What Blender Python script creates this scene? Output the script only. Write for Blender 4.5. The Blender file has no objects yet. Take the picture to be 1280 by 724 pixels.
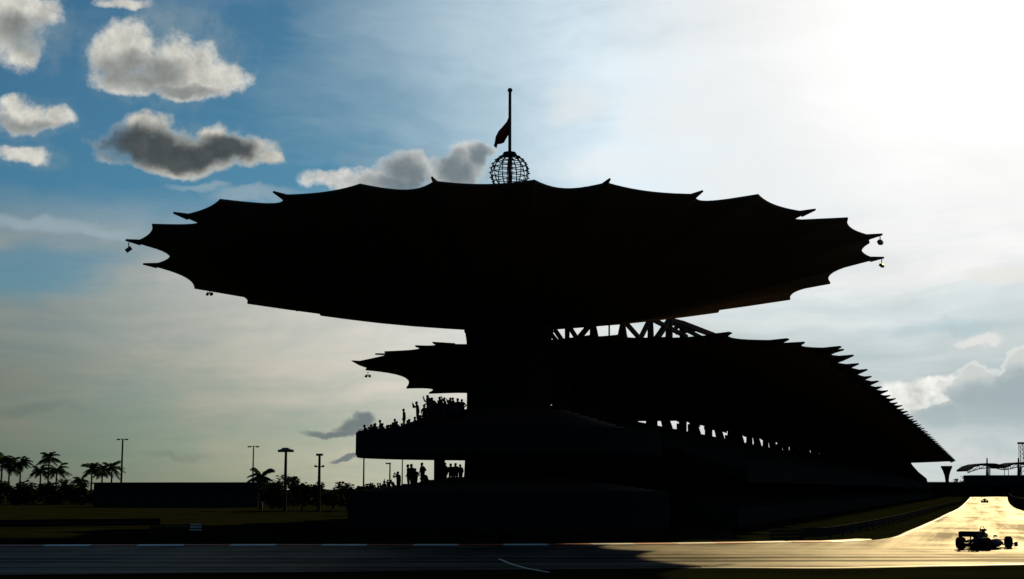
import bpy, bmesh, math, random
from mathutils import Vector, Matrix
random.seed(7)
R = math.radians
S = bpy.context.scene
C = S.collection

# ------------------------------------------------------------------ camera
EYE = Vector((0, 0, 3.5))
F = 1800.0                       # focal length in pixels of the 1280 wide photograph
PITCH = math.atan2(250.0, F)
cam_d = bpy.data.cameras.new("camera")
cam_d.sensor_width = 36.0
cam_d.lens = 36.0 * F / 1280.0
cam_d.clip_start = 0.1
cam_d.clip_end = 30000
cam = bpy.data.objects.new("camera", cam_d)
C.objects.link(cam)
cam.location = EYE
cam.rotation_euler = (math.pi / 2 + PITCH, 0, 0)
S.camera = cam
CP, SP = math.cos(PITCH), math.sin(PITCH)

def ray(u, v):
    a, b = (u - 640) / F, (362 - v) / F
    return Vector((a, CP - b * SP, SP + b * CP))
def at(u, v, Y):                 # world point seen at (u, v) that lies Y metres ahead
    r = ray(u, v)
    return EYE + r * (Y / r.y)
def at_z(u, v, z):
    r = ray(u, v)
    return EYE + r * ((z - EYE.z) / r.z)

# ------------------------------------------------------------------ light and exposure
SUN_AZ, SUN_EL = 20.8, 19.3
EXPOSURE = 0.12
S.view_settings.view_transform = 'Standard'
S.view_settings.look = 'None'
S.view_settings.gamma = 1.0
S.view_settings.use_curve_mapping = False
S.view_settings.exposure = EXPOSURE
sun_d = bpy.data.lights.new("sun", 'SUN')
sun_d.energy = 4.9
sun_d.angle = R(0.5)
sun_d.color = (1.0, 0.73, 0.33)
sun = bpy.data.objects.new("sun", sun_d)
C.objects.link(sun)
SUN_DIR = Vector((math.sin(R(SUN_AZ)) * math.cos(R(SUN_EL)), math.cos(R(SUN_AZ)) * math.cos(R(SUN_EL)), math.sin(R(SUN_EL))))
sun.rotation_euler = SUN_DIR.to_track_quat('Z', 'Y').to_euler()

# ------------------------------------------------------------------ node helper
class NT:
    def __init__(s, tree):
        s.t = tree
    def n(s, kind, **kw):
        nd = s.t.nodes.new(kind)
        for k, v in kw.items():
            setattr(nd, k, v)
        return nd
    def put(s, sock, v):
        if hasattr(v, 'is_output'):
            s.t.links.new(v, sock)
        else:
            sock.default_value = v
    def m(s, op, a, b=0.0, c=0.0, clamp=False):
        nd = s.n('ShaderNodeMath', operation=op, use_clamp=clamp)
        s.put(nd.inputs[0], a); s.put(nd.inputs[1], b); s.put(nd.inputs[2], c)
        return nd.outputs[0]
    def v(s, op, a, b=(0, 0, 0), c=(0, 0, 0)):
        nd = s.n('ShaderNodeVectorMath', operation=op)
        s.put(nd.inputs[0], a); s.put(nd.inputs[1], b); s.put(nd.inputs[2], c)
        return nd.outputs['Value'] if op in ('DOT_PRODUCT', 'LENGTH') else nd.outputs['Vector']
    def scale(s, a, f):
        nd = s.n('ShaderNodeVectorMath', operation='SCALE')
        s.put(nd.inputs[0], a); s.put(nd.inputs[3], f)
        return nd.outputs['Vector']
    def noise(s, vec, scale, detail=4.0, rough=0.55, lac=2.0, out=0):
        nd = s.n('ShaderNodeTexNoise')
        nd.normalize = True
        s.put(nd.inputs['Vector'], vec)
        nd.inputs['Scale'].default_value = scale
        nd.inputs['Detail'].default_value = detail
        nd.inputs['Roughness'].default_value = rough
        nd.inputs['Lacunarity'].default_value = lac
        return nd.outputs[out]
    def step(s, x, a, b, lo=0.0, hi=1.0):
        nd = s.n('ShaderNodeMapRange', interpolation_type='SMOOTHSTEP')
        s.put(nd.inputs[0], x); s.put(nd.inputs[1], a); s.put(nd.inputs[2], b)
        s.put(nd.inputs[3], lo); s.put(nd.inputs[4], hi)
        return nd.outputs[0]
    def mix(s, f, a, b):
        nd = s.n('ShaderNodeMix', data_type='RGBA')
        s.put(nd.inputs[0], f)
        for sock, val in ((nd.inputs[6], a), (nd.inputs[7], b)):
            s.put(sock, val if hasattr(val, 'is_output') else (*val[:3], 1.0))
        return nd.outputs[2]
    def ramp(s, f, stops):
        nd = s.n('ShaderNodeValToRGB')
        s.put(nd.inputs[0], f)
        e = nd.color_ramp.elements
        while len(e) < len(stops):
            e.new(0.5)
        for el, (p, c) in zip(e, stops):
            el.position = p
            el.color = (*c[:3], 1.0)
        return nd.outputs[0]
    def xyz(s, x, y, z=0.0):
        nd = s.n('ShaderNodeCombineXYZ')
        s.put(nd.inputs[0], x); s.put(nd.inputs[1], y); s.put(nd.inputs[2], z)
        return nd.outputs[0]

# ------------------------------------------------------------------ sky
def lin(r, g, b):                # sRGB 0-255 to linear
    f = lambda c: c / 12.92 if c <= 0.04045 else ((c + 0.055) / 1.055) ** 2.4
    return (f(r / 255), f(g / 255), f(b / 255))
SKY_STRENGTH = 0.05
KS = 1.0 / (SKY_STRENGTH * 2 ** EXPOSURE)   # turns a radiance on the film into the sky's own units
def sk(r, g, b, k=1.0):
    return tuple(c * k for c in lin(r, g, b))

def azel(u, v):
    r = ray(u, v).normalized()
    return math.degrees(math.atan2(r.x, r.y)), math.degrees(math.asin(r.z))

world = bpy.data.worlds.new("World")
S.world = world
world.use_nodes = True
world.node_tree.nodes.clear()
W = NT(world.node_tree)
def build_sky():
    d = W.n('ShaderNodeTexCoord').outputs['Generated']
    sky = W.n('ShaderNodeTexSky', sky_type='NISHITA', sun_disc=False)
    sky.sun_elevation = R(SUN_EL)
    sky.sun_rotation = R(SUN_AZ)
    sky.air_density = 1.0
    sky.dust_density = 0.6
    sky.ozone_density = 1.5
    sep = W.n('ShaderNodeSeparateXYZ')
    W.put(sep.inputs[0], d)
    x, y, z = sep.outputs
    deg = 180 / math.pi
    az = W.m('MULTIPLY', W.m('ARCTAN2', x, y), deg)
    el = W.m('MULTIPLY', W.m('ARCSINE', z), deg)
    P0 = W.xyz(az, el)
    sunang = W.m('MULTIPLY', W.m('ARCCOSINE', W.v('DOT_PRODUCT', d, tuple(SUN_DIR))), deg)

    # --- thin high cloud: streaks drawn out along the horizon
    dst = W.v('MULTIPLY', d, (1.0, 1.0, 2.1))
    warp = W.noise(dst, 4.0, 4.0, 0.55, out=1)
    dst2 = W.v('ADD', dst, W.scale(W.v('SUBTRACT', warp, (.5, .5, .5)), 0.22))
    cir = W.noise(dst2, 4.5, 7.0, 0.58)
    cir2 = W.noise(W.v('MULTIPLY', dst2, (1, 1, 2.2)), 9.0, 6.0, 0.55)
    cirr = W.m('ADD', W.m('MULTIPLY', cir, 0.65), W.m('MULTIPLY', cir2, 0.35))

    # blue sky seen between the clouds
    blue = W.scale(W.v('MULTIPLY', sky.outputs[0], (0.30, 0.69, 0.88)), 1.0)
    # veil: how bright it is depends on the angle to the sun, its tint on the height
    a01 = W.m('DIVIDE', sunang, 90.0, clamp=True)
    stops = [(0, sk(253, 254, 253, 1.3)), (8, sk(250, 250, 249)), (12, sk(236, 238, 238)), (17, sk(230, 234, 235)), (24, sk(214, 219, 219)),
             (30, sk(196, 198, 194)), (35, sk(176, 179, 174)), (40, sk(144, 151, 149)), (50, sk(85, 97, 100)), (90, sk(34, 44, 50))]
    glow = W.ramp(a01, [(a / 90.0, c) for a, c in stops])
    low = W.step(el, 0.5, 11.0, 1.0, 0.0)
    left = W.step(sunang, 16.0, 40.0)
    warm = W.mix(W.m('MULTIPLY', low, W.m('MULTIPLY_ADD', left, 0.8, 0.1)), (1, 1, 1), (1.09, 0.95, 0.72))
    veilc = W.v('MULTIPLY', glow, warm)
    hib = W.m('MULTIPLY', W.step(el, 8.0, 13.0), W.step(sunang, 9.0, 20.0))
    veilc = W.v('MULTIPLY', veilc, W.mix(hib, (1, 1, 1), (0.90, 1.02, 1.11)))
    # sooty band low down away from the sun
    dim = W.m('MULTIPLY', W.step(el, 9.0, 1.0), W.m('ADD', W.step(sunang, 30.0, 44.0), W.step(sunang, 24.0, 10.0)))
    dim2 = W.m('MULTIPLY', W.step(el, 9.5, 4.5), W.step(sunang, 24.0, 14.0))
    veilc = W.v('MULTIPLY', veilc, W.mix(dim2, (1, 1, 1), (0.70, 0.79, 0.81)))
    veilc = W.scale(veilc, W.m('MULTIPLY_ADD', dim, -0.22, 1.0))
    veilc = W.scale(veilc, W.m('MULTIPLY_ADD', W.m('SUBTRACT', cirr, 0.5), W.step(el, 12.0, 7.0, 0.35, 0.85), 1.0))
    # flat bands of thin cloud low down
    bands = W.noise(W.v('MULTIPLY', W.v('ADD', d, W.scale(W.v('SUBTRACT', warp, (.5, .5, .5)), 0.05)), (1.6, 1.6, 17.0)), 2.6, 5.0, 0.6)
    bamp = W.step(el, 12.0, 7.0)
    bf = W.m('MULTIPLY', W.step(bands, 0.36, 0.64, -0.5, 0.5), bamp)
    veilc = W.v('MULTIPLY', veilc, W.v('MULTIPLY_ADD', W.xyz(bf, bf, bf), (0.20, 0.13, 0.11), (1, 1, 1)))
    # how much of the blue it hides
    cover = W.m('ADD', W.m('MULTIPLY', W.step(sunang, 32.0, 9.5), 1.12), W.m('MULTIPLY', W.step(el, 12.2, 8.6), 0.86))
    cover = W.m('ADD', cover, W.m('MULTIPLY', W.m('SUBTRACT', cirr, 0.5), 1.2))
    cover = W.m('ADD', cover, W.m('MULTIPLY', W.step(sunang, 42.0, 75.0), 0.55))  # thicker veil far from the sun, out of view, added to cut fill light
    cover = W.m('ADD', cover, 0.0, clamp=True)
    # clear hole low on the left
    hole_c = azel(15, 338)
    hv = W.v('DIVIDE', W.v('SUBTRACT', P0, (hole_c[0], hole_c[1], 0)), (4.2, 1.35, 1))
    hole = W.step(W.m('ADD', W.v('LENGTH', hv), W.m('MULTIPLY', W.m('SUBTRACT', cirr, .5), 2.0)), 1.1, 0.4)
    cover = W.m('MULTIPLY', cover, W.m('MULTIPLY_ADD', hole, -0.72, 1.0))
    col = W.mix(cover, blue, W.scale(veilc, KS))

    # --- heaped clouds
    wv = W.v('SUBTRACT', W.noise(d, 14.0, 2.0, 0.5, out=1), (.5, .5, .5))
    wv2 = W.v('SUBTRACT', W.noise(d, 48.0, 3.0, 0.55, out=1), (.5, .5, .5))
    P = W.v('ADD', P0, W.v('ADD', W.v('MULTIPLY', wv, (1.9, 1.3, 0)), W.v('MULTIPLY', wv2, (1.1, 0.9, 0))))
    def fluff(vec):
        n1 = W.m('MULTIPLY', W.noise(vec, 28.0, 3.0, 0.55), 0.5)
        n2 = W.m('MULTIPLY', W.noise(vec, 85.0, 5.0, 0.66), 0.5)
        return W.m('ADD', n1, n2)
    fine = fluff(d)
    def field(lumps):
        acc = None
        for (u, v, ru, rv) in lumps:
            c = azel(u, v)
            k = 0.0318
            q = W.v('MULTIPLY_ADD', P, (1 / (ru * k), 1 / (rv * k), 0), (-c[0] / (ru * k), -c[1] / (rv * k), 0))
            q = W.v('DOT_PRODUCT', q, q)
            acc = q if acc is None else W.m('MINIMUM', acc, q)
        return W.m('SUBTRACT', 1.0, acc)
    def layer(col, lumps, edge, tone, soft=0.45, amp=0.9, top=1.0, bias=0.0):
        f = W.m('ADD', field(lumps), W.m('MULTIPLY', W.m('SUBTRACT', fine, 0.5 - bias), amp))
        m = W.m('MULTIPLY', W.step(f, 0.0, soft), top)
        return f, m
    dofs = W.v('ADD', d, (0.006, 0.0, 0.008))
    fineo = fluff(dofs)
    relief = W.m('MULTIPLY_ADD', W.m('SUBTRACT', fineo, fine), -1.6, 1.0)
    # soft white haze over the canopy
    L9 = [(750, 205, 120, 32), (850, 150, 110, 50), (715, 130, 60, 30), (930, 215, 120, 44), (880, 95, 44, 18)]
    f9, m9 = layer(None, L9, 0, 0, 1.4, 1.5, 0.62)
    col = W.mix(m9, col, W.scale(sk(239, 240, 239), KS))
    # torn haze that hangs round the heaps
    L0 = [(215, 74, 130, 74), (245, 188, 140, 42), (30, 150, 84, 36), (25, 30, 84, 70), (540, 210, 130, 34), (30, 196, 60, 22), (205, 30, 70, 40)]
    f0, m0 = layer(None, L0, 0, 0, 1.4, 2.8, 0.72, bias=-0.02)
    col = W.mix(m0, col, W.scale(sk(132, 152, 162), KS))
    # white heaps upper left
    L1 = [(0, 30, 52, 66), (42, 8, 42, 22), (12, 62, 30, 26),
          (160, 62, 44, 46), (212, 82, 78, 44), (270, 98, 58, 30), (170, 100, 56, 22), (235, 108, 62, 20), (150, 0, 34, 10),
          (22, 148, 50, 22), (72, 150, 30, 18), (5, 135, 32, 22), (50, 155, 42, 14), (25, 196, 36, 14)]
    f1, m1 = layer(None, L1, 0, 0, 0.8, 2.3, 0.97)
    shade1 = W.step(field([(180, 88, 60, 26), (10, 160, 62, 11), (225, 112, 60, 9), (28, 40, 40, 26)]), -0.8, 0.9)
    c1 = W.mix(shade1, sk(205, 203, 194), sk(140, 143, 140))
    c1 = W.mix(W.step(f1, 0.15, 0.9, 0.75, 0.0), c1, sk(216, 215, 208))
    c1 = W.scale(c1, relief)
    col = W.mix(m1, col, W.scale(c1, KS))
    # dark bellied heap
    L2 = [(190, 182, 78, 34), (190, 162, 42, 24), (250, 194, 100, 27), (305, 192, 58, 28), (275, 174, 28, 19), (225, 206, 108, 16), (345, 204, 24, 13)]
    f2, m2 = layer(None, L2, 0, 0, 0.8, 2.1, 0.97)
    shade2 = W.step(W.m('ADD', field([(180, 184, 72, 26), (235, 195, 66, 18), (285, 190, 46, 20)]), W.m('MULTIPLY', W.m('SUBTRACT', fine, .5), 2.0)), -0.75, 0.75)
    c2 = W.mix(shade2, sk(198, 196, 186), sk(74, 79, 80))
    c2 = W.mix(W.step(f2, 0.1, 0.5, 0.5, 0.0), c2, sk(216, 214, 205))
    c2 = W.scale(c2, relief)
    col = W.mix(m2, col, W.scale(c2, KS))
    # heaps behind the globe
    L3 = [(425, 232, 50, 16), (500, 214, 40, 30), (520, 202, 28, 17), (592, 196, 32, 28), (568, 212, 44, 30), (470, 230, 64, 18), (606, 184, 22, 14)]
    f3, m3 = layer(None, L3, 0, 0, 0.75, 2.0, 0.95, bias=0.06)
    shade3 = W.step(W.m('ADD', field([(503, 216, 40, 22), (505, 234, 66, 16), (575, 208, 34, 24), (606, 190, 18, 18)]), W.m('MULTIPLY', W.m('SUBTRACT', fine, .5), 2.4)), -0.9, 1.0)
    c3 = W.mix(shade3, sk(206, 207, 203), sk(112, 124, 130))
    c3 = W.mix(W.step(f3, 0.1, 0.6, 0.45, 0.0), c3, sk(238, 237, 232))
    c3 = W.scale(c3, relief)
    col = W.mix(m3, col, W.scale(c3, KS))
    # small slate cloud over the left stand
    L4 = [(424, 541, 50, 7), (444, 534, 30, 9), (458, 527, 18, 10), (440, 577, 26, 5)]
    f4, m4 = layer(None, L4, 0, 0, 0.9, 0.7, 0.85)
    col = W.mix(m4, col, W.scale(sk(98, 112, 116), KS))
    # big heap low on the right with a bright rim
    L5a = [(1150, 484, 38, 18), (1185, 478, 30, 16), (1205, 495, 40, 22), (1130, 500, 40, 16)]
    f5, m5 = layer(None, L5a, 0, 0, 0.7, 1.3, 0.9)
    col = W.mix(m5, col, W.scale(W.scale(sk(232, 232, 226), relief), KS))
    L5 = [(1220, 490, 37, 44), (1277, 482, 30, 56), (1238, 522, 74, 30), (1190, 524, 50, 22), (1292, 520, 50, 50)]
    f5, m5 = layer(None, L5, 0, 0, 0.25, 0.8, 0.95)
    rim5 = W.m('MULTIPLY', W.step(f5, 0.05, 0.30, 0.9, 0.0), W.step(el, 3.4, 4.6))
    core5 = W.step(W.m('ADD', field([(1232, 505, 60, 36), (1272, 495, 40, 40), (1180, 520, 40, 18)]), W.m('MULTIPLY', W.m('SUBTRACT', fine, .5), 2.0)), -0.6, 0.9)
    c5 = W.mix(core5, sk(206, 211, 208), sk(160, 176, 180))
    c5 = W.mix(rim5, c5, sk(246, 246, 242))
    low5 = W.step(el, 1.6, 3.4)
    col = W.mix(W.m('MULTIPLY', m5, low5), col, W.scale(c5, KS))
    # pale small clouds on the right
    L6 = [(1222, 424, 30, 8), (1250, 345, 50, 12)]
    f6, m6 = layer(None, L6, 0, 0, 0.8, 0.9, 0.7)
    col = W.mix(m6, col, W.scale(sk(234, 232, 226), KS))
    L8 = [(40, 284, 130, 13), (130, 292, 70, 10), (310, 247, 80, 9), (250, 236, 50, 8)]
    f8, m8 = layer(None, L8, 0, 0, 1.1, 1.1, 0.62)
    col = W.mix(m8, col, W.scale(sk(158, 176, 184), KS))
    # flat grey bars low down
    L7 = [(1250, 562, 60, 12), (1130, 556, 50, 12), (30, 510, 70, 10), (230, 575, 40, 5), (1190, 408, 90, 10)]
    f7, m7 = layer(None, L7, 0, 0, 1.2, 0.9, 0.45)
    col = W.mix(m7, col, W.scale(W.v('MULTIPLY', veilc, (0.66, 0.78, 0.84)), KS))
    # below the horizon: dull earth
    col = W.mix(W.step(el, -0.6, -1.2), col, (0.25, 0.24, 0.2))
    bg = W.n('ShaderNodeBackground')
    W.put(bg.inputs[0], col)
    bg.inputs[1].default_value = SKY_STRENGTH
    out = W.n('ShaderNodeOutputWorld')
    W.t.links.new(bg.outputs[0], out.inputs[0])
build_sky()
world.cycles.sampling_method = 'MANUAL'
world.cycles.sample_map_resolution = 512

# ------------------------------------------------------------------ materials
def mat(name, base, rough=0.7, spec=0.3, metal=0.0, var=0.25, scale=3.0, bump=0.0, bscale=20.0, coord='Object', tint=None):
    mt = bpy.data.materials.new(name)
    mt.use_nodes = True
    t = NT(mt.node_tree)
    b = mt.node_tree.nodes['Principled BSDF']
    co = t.n('ShaderNodeTexCoord').outputs[coord]
    n = t.noise(co, scale, 5.0, 0.6)
    dark = tuple(c * (1 - var) for c in base)
    lite = tuple(min(1, c * (1 + var)) for c in (tint or base))
    t.put(b.inputs['Base Color'], t.mix(n, dark, lite))
    b.inputs['Roughness'].default_value = rough
    b.inputs['Specular IOR Level'].default_value = spec
    b.inputs['Metallic'].default_value = metal
    if bump:
        bp = t.n('ShaderNodeBump')
        bp.inputs['Strength'].default_value = bump
        bp.inputs['Distance'].default_value = 0.03
        t.put(bp.inputs['Height'], t.noise(co, bscale, 6.0, 0.65))
        t.put(b.inputs['Normal'], bp.outputs[0])
    return mt

M = {}
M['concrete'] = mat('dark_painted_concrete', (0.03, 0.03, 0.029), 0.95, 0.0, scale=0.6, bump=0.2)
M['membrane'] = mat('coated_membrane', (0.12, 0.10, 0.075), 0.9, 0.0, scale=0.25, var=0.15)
M['steel'] = mat('dark_painted_steel', (0.05, 0.05, 0.05), 0.85, 0.0, scale=2.0)
M['frame'] = mat('grey_painted_steel', (0.035, 0.035, 0.035), 0.85, 0.0, scale=2.0)
M['seat'] = mat('seat_plastic', (0.10, 0.05, 0.04), 0.7, 0.2, scale=4.0)
M['rail'] = mat('weathered_rail', (0.035, 0.035, 0.035), 0.8, 0.0, 0.0, scale=6.0)
M['white'] = mat('white_paint', (0.78, 0.77, 0.74), 0.55, 0.3, scale=3.0, var=0.06)
M['red'] = mat('red_paint', (0.42, 0.06, 0.025), 0.6, 0.3, scale=3.0, var=0.15)
M['tyre'] = mat('tyre_rubber', (0.02, 0.02, 0.02), 0.9, 0.05)
M['black_paint'] = mat('dark_car_paint', (0.015, 0.016, 0.02), 0.6, 0.1, scale=5.0)
M['blue_paint'] = mat('blue_car_paint', (0.012, 0.016, 0.03), 0.6, 0.08, scale=5.0)
M['glass'] = mat('dark_glass', (0.02, 0.025, 0.03), 0.1, 0.5)
M['skin'] = mat('skin', (0.22, 0.13, 0.09), 0.6, 0.3, scale=12)
M['hair'] = mat('black_hair', (0.015, 0.012, 0.01), 0.6, 0.3, scale=30)
SHIRTS = [mat('shirt_' + n, c, 0.9, 0.1, scale=9) for n, c in
          (('navy', (0.03, 0.04, 0.09)), ('red', (0.18, 0.03, 0.03)), ('grey', (0.12, 0.12, 0.12)), ('black', (0.03, 0.03, 0.03)))]
M['trousers'] = mat('dark_trousers', (0.03, 0.03, 0.04), 0.9, 0.1, scale=9)
M['flag'] = mat('flag_cloth', (0.20, 0.03, 0.03), 0.9, 0.1, scale=1.2, var=0.3)
M['trunk'] = mat('palm_trunk', (0.10, 0.08, 0.06), 0.95, 0.1, scale=5)
M['frond'] = mat('palm_frond', (0.04, 0.06, 0.022), 0.95, 0.0, scale=2)
M['leaf'] = mat('leaf', (0.04, 0.06, 0.02), 0.95, 0.0, scale=1.5, var=0.5)
M['lamp'] = mat('lamp_housing', (0.15, 0.15, 0.15), 0.5, 0.4)

def asphalt_material():
    mt = bpy.data.materials.new('racing_asphalt')
    mt.use_nodes = True
    t = NT(mt.node_tree)
    b = mt.node_tree.nodes['Principled BSDF']
    co = t.n('ShaderNodeTexCoord').outputs['Object']
    s0 = t.noise(t.v('MULTIPLY', co, (0.012, 0.55, 1)), 1.0, 6.0, 0.62)     # rubber laid down along the bend
    rt = t.n('ShaderNodeVectorRotate', rotation_type='Z_AXIS')
    t.put(rt.inputs['Vector'], co); rt.inputs['Angle'].default_value = math.atan(0.325)
    s1 = t.noise(t.v('MULTIPLY', rt.outputs[0], (0.35, 0.012, 1)), 1.0, 6.0, 0.62)     # and along the straight
    s2 = t.n('ShaderNodeSeparateXYZ'); t.put(s2.inputs[0], co)
    kb = t.step(s2.outputs[1], 78.0, 100.0)
    streak = t.m('ADD', t.m('MULTIPLY', s0, t.m('SUBTRACT', 1.0, kb)), t.m('MULTIPLY', s1, kb))
    blotch = t.noise(t.v('MULTIPLY', co, (0.09, 0.05, 1)), 1.0, 6.0, 0.65)
    grain = t.noise(co, 18.0, 4.0, 0.7)
    f = t.m('ADD', t.m('MULTIPLY', streak, 0.55), t.m('MULTIPLY', blotch, 0.45))
    sp = t.n('ShaderNodeSeparateXYZ'); t.put(sp.inputs[0], co)
    wob = t.m('MULTIPLY', t.m('SUBTRACT', t.noise(t.v('MULTIPLY', co, (0.03, 0.05, 0)), 1.0, 2.0), 0.5), 7.0)
    yy = t.m('ADD', t.m('ADD', sp.outputs[1], wob), t.m('MULTIPLY', sp.outputs[0], -0.04))
    for y0, w0, k0 in ((71.5, 0.8, 0.13), (75.0, 1.7, 0.08), (66.5, 0.5, 0.08)):      # rubbered racing lines through the bend
        g_ = t.step(t.m('ABSOLUTE', t.m('SUBTRACT', yy, y0)), w0, w0 * .3)
        f = t.m('SUBTRACT', f, t.m('MULTIPLY', g_, k0))
    t.put(b.inputs['Base Color'], t.mix(t.step(f, 0.38, 0.62), (0.018, 0.017, 0.015), (0.075, 0.067, 0.052)))
    t.put(b.inputs['Roughness'], t.m('MULTIPLY_ADD', t.step(f, 0.40, 0.60), -0.04, 0.68))
    t.put(b.inputs['Specular IOR Level'], t.m('MULTIPLY_ADD', t.step(f, 0.40, 0.60), 0.050, 0.005))
    bp = t.n('ShaderNodeBump')
    bp.inputs['Strength'].default_value = 0.25
    bp.inputs['Distance'].default_value = 0.01
    t.put(bp.inputs['Height'], grain)
    t.put(b.inputs['Normal'], bp.outputs[0])
    return mt
M['asphalt'] = asphalt_material()

def grass_material():
    mt = bpy.data.materials.new('mown_grass')
    mt.use_nodes = True
    t = NT(mt.node_tree)
    b = mt.node_tree.nodes['Principled BSDF']
    co = t.n('ShaderNodeTexCoord').outputs['Object']
    n = t.m('ADD', t.m('MULTIPLY', t.noise(co, 0.15, 5.0, 0.6), 0.5), t.m('MULTIPLY', t.noise(co, 5.0, 5.0, 0.7), 0.5))
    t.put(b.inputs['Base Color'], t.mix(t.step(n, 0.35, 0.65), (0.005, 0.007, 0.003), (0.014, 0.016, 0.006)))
    b.inputs['Roughness'].default_value = 1.0
    b.inputs['Specular IOR Level'].default_value = 0.0
    return mt
M['grass'] = grass_material()

# ------------------------------------------------------------------ mesh helpers
class MB:
    def __init__(s):
        s.v = []; s.f = []; s.mi = []
    def add(s, vs, fs, mi=0):
        o = len(s.v)
        s.v += [tuple(p) for p in vs]
        s.f += [tuple(i + o for i in f) for f in fs]
        s.mi += [mi] * len(fs)
        return s
    def box(s, c, size, rot=None, mi=0):
        hx, hy, hz = size[0] / 2, size[1] / 2, size[2] / 2
        vs = [Vector((x, y, z)) for z in (-hz, hz) for y in (-hy, hy) for x in (-hx, hx)]
        if rot is not None:
            vs = [rot @ p for p in vs]
        c = Vector(c)
        return s.add([p + c for p in vs], [(0, 2, 3, 1), (4, 5, 7, 6), (0, 1, 5, 4), (2, 6, 7, 3), (0, 4, 6, 2), (1, 3, 7, 5)], mi)
    def bar(s, a, b, r1, r2=None, n=6, mi=0):
        a, b = Vector(a), Vector(b)
        r2 = r1 if r2 is None else r2
        q = (b - a).to_track_quat('Z', 'Y')
        vs = []
        for p, r in ((a, r1), (b, r2)):
            for i in range(n):
                t = 2 * math.pi * (i + .5) / n
                vs.append(p + q @ Vector((r * math.cos(t), r * math.sin(t), 0)))
        fs = [(i, (i + 1) % n, n + (i + 1) % n, n + i) for i in range(n)]
        fs += [tuple(range(n))[::-1], tuple(range(n, 2 * n))]
        return s.add(vs, fs, mi)
    def tube(s, pts, r, n=6, closed=False, mi=0):
        pts = [Vector(p) for p in pts]
        k = len(pts)
        vs = []
        for i, p in enumerate(pts):
            if closed:
                t = pts[(i + 1) % k] - pts[i - 1]
            else:
                t = pts[min(i + 1, k - 1)] - pts[max(i - 1, 0)]
            q = t.to_track_quat('Z', 'Y')
            rr = r[i] if isinstance(r, (list, tuple)) else r
            for j in range(n):
                a = 2 * math.pi * j / n
                vs.append(p + q @ Vector((rr * math.cos(a), rr * math.sin(a), 0)))
        fs = []
        for i in range(k if closed else k - 1):
            a, b = i * n, ((i + 1) % k) * n
            fs += [(a + j, a + (j + 1) % n, b + (j + 1) % n, b + j) for j in range(n)]
        if not closed:
            fs += [tuple(range(n))[::-1], tuple(range((k - 1) * n, k * n))]
        return s.add(vs, fs, mi)
    def lathe(s, prof, c=(0, 0, 0), n=24, a0=0.0, a1=2 * math.pi, mi=0):
        c = Vector(c)
        full = abs(a1 - a0 - 2 * math.pi) < 1e-6
        m = n if full else n + 1
        vs = []
        for (r, z) in prof:
            for i in range(m):
                t = a0 + (a1 - a0) * i / n
                vs.append(c + Vector((r * math.cos(t), r * math.sin(t), z)))
        fs = []
        for k in range(len(prof) - 1):
            for i in range(n):
                j = (i + 1) % m
                fs.append((k * m + i, k * m + j, (k + 1) * m + j, (k + 1) * m + i))
        return s.add(vs, fs, mi)
    def prism(s, poly, off, mi=0):           # closed polygon pushed along off
        off = Vector(off)
        n = len(poly)
        vs = [Vector(p) for p in poly] + [Vector(p) + off for p in poly]
        fs = [tuple(range(n))[::-1], tuple(range(n, 2 * n))] + [(i, (i + 1) % n, n + (i + 1) % n, n + i) for i in range(n)]
        return s.add(vs, fs, mi)
    def mesh(s, name, mats, smooth=False):
        me = bpy.data.meshes.new(name)
        me.from_pydata(s.v, [], s.f)
        for m_ in (mats if isinstance(mats, (list, tuple)) else [mats]):
            me.materials.append(m_)
        me.polygons.foreach_set('material_index', s.mi)
        if smooth:
            me.polygons.foreach_set('use_smooth', [True] * len(s.f))
        bm = bmesh.new(); bm.from_mesh(me)
        bmesh.ops.recalc_face_normals(bm, faces=bm.faces)
        bm.to_mesh(me); bm.free()
        me.update()
        return me
    def build(s, name, mats, parent=None, smooth=False, loc=None):
        o = bpy.data.objects.new(name, s.mesh(name, mats, smooth))
        C.objects.link(o)
        if loc is not None:
            o.location = loc
        if parent is not None:
            o.parent = parent
        return o
def obj(name, me, parent=None, loc=None, rz=0.0):
    o = bpy.data.objects.new(name, me)
    C.objects.link(o)
    if loc is not None: o.location = loc
    o.rotation_euler.z = rz
    if parent is not None: o.parent = parent
    return o
def tag(o, label=None, cat=None, group=None, kind=None):
    if label: o['label'] = label
    if cat: o['category'] = cat
    if group: o['group'] = group
    if kind: o['kind'] = kind
    return o
def empty(name, loc, label=None, cat=None, group=None, rz=0.0):
    o = bpy.data.objects.new(name, None)
    C.objects.link(o)
    o.location = loc
    o.rotation_euler.z = rz
    o.empty_display_size = 0.3
    return tag(o, label, cat, group)
def copy_tree(o, parent=None):
    c = o.copy()
    C.objects.link(c)
    c.parent = parent
    for ch in list(o.children):
        copy_tree(ch, c)
    return c

# ------------------------------------------------------------------ ground and track
def grid_sheet(name, x0, x1, y0, y1, nx, ny, z, m_):
    vs = [(x0 + (x1 - x0) * i / nx, y0 + (y1 - y0) * j / ny, z) for j in range(ny + 1) for i in range(nx + 1)]
    fs = [(j * (nx + 1) + i, j * (nx + 1) + i + 1, (j + 1) * (nx + 1) + i + 1, (j + 1) * (nx + 1) + i) for j in range(ny) for i in range(nx)]
    return MB().add(vs, fs).build(name, m_)
tag(grid_sheet('ground', -6000, 6000, -3000, 12000, 24, 30, 0.0, M['grass']), kind='structure')

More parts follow.
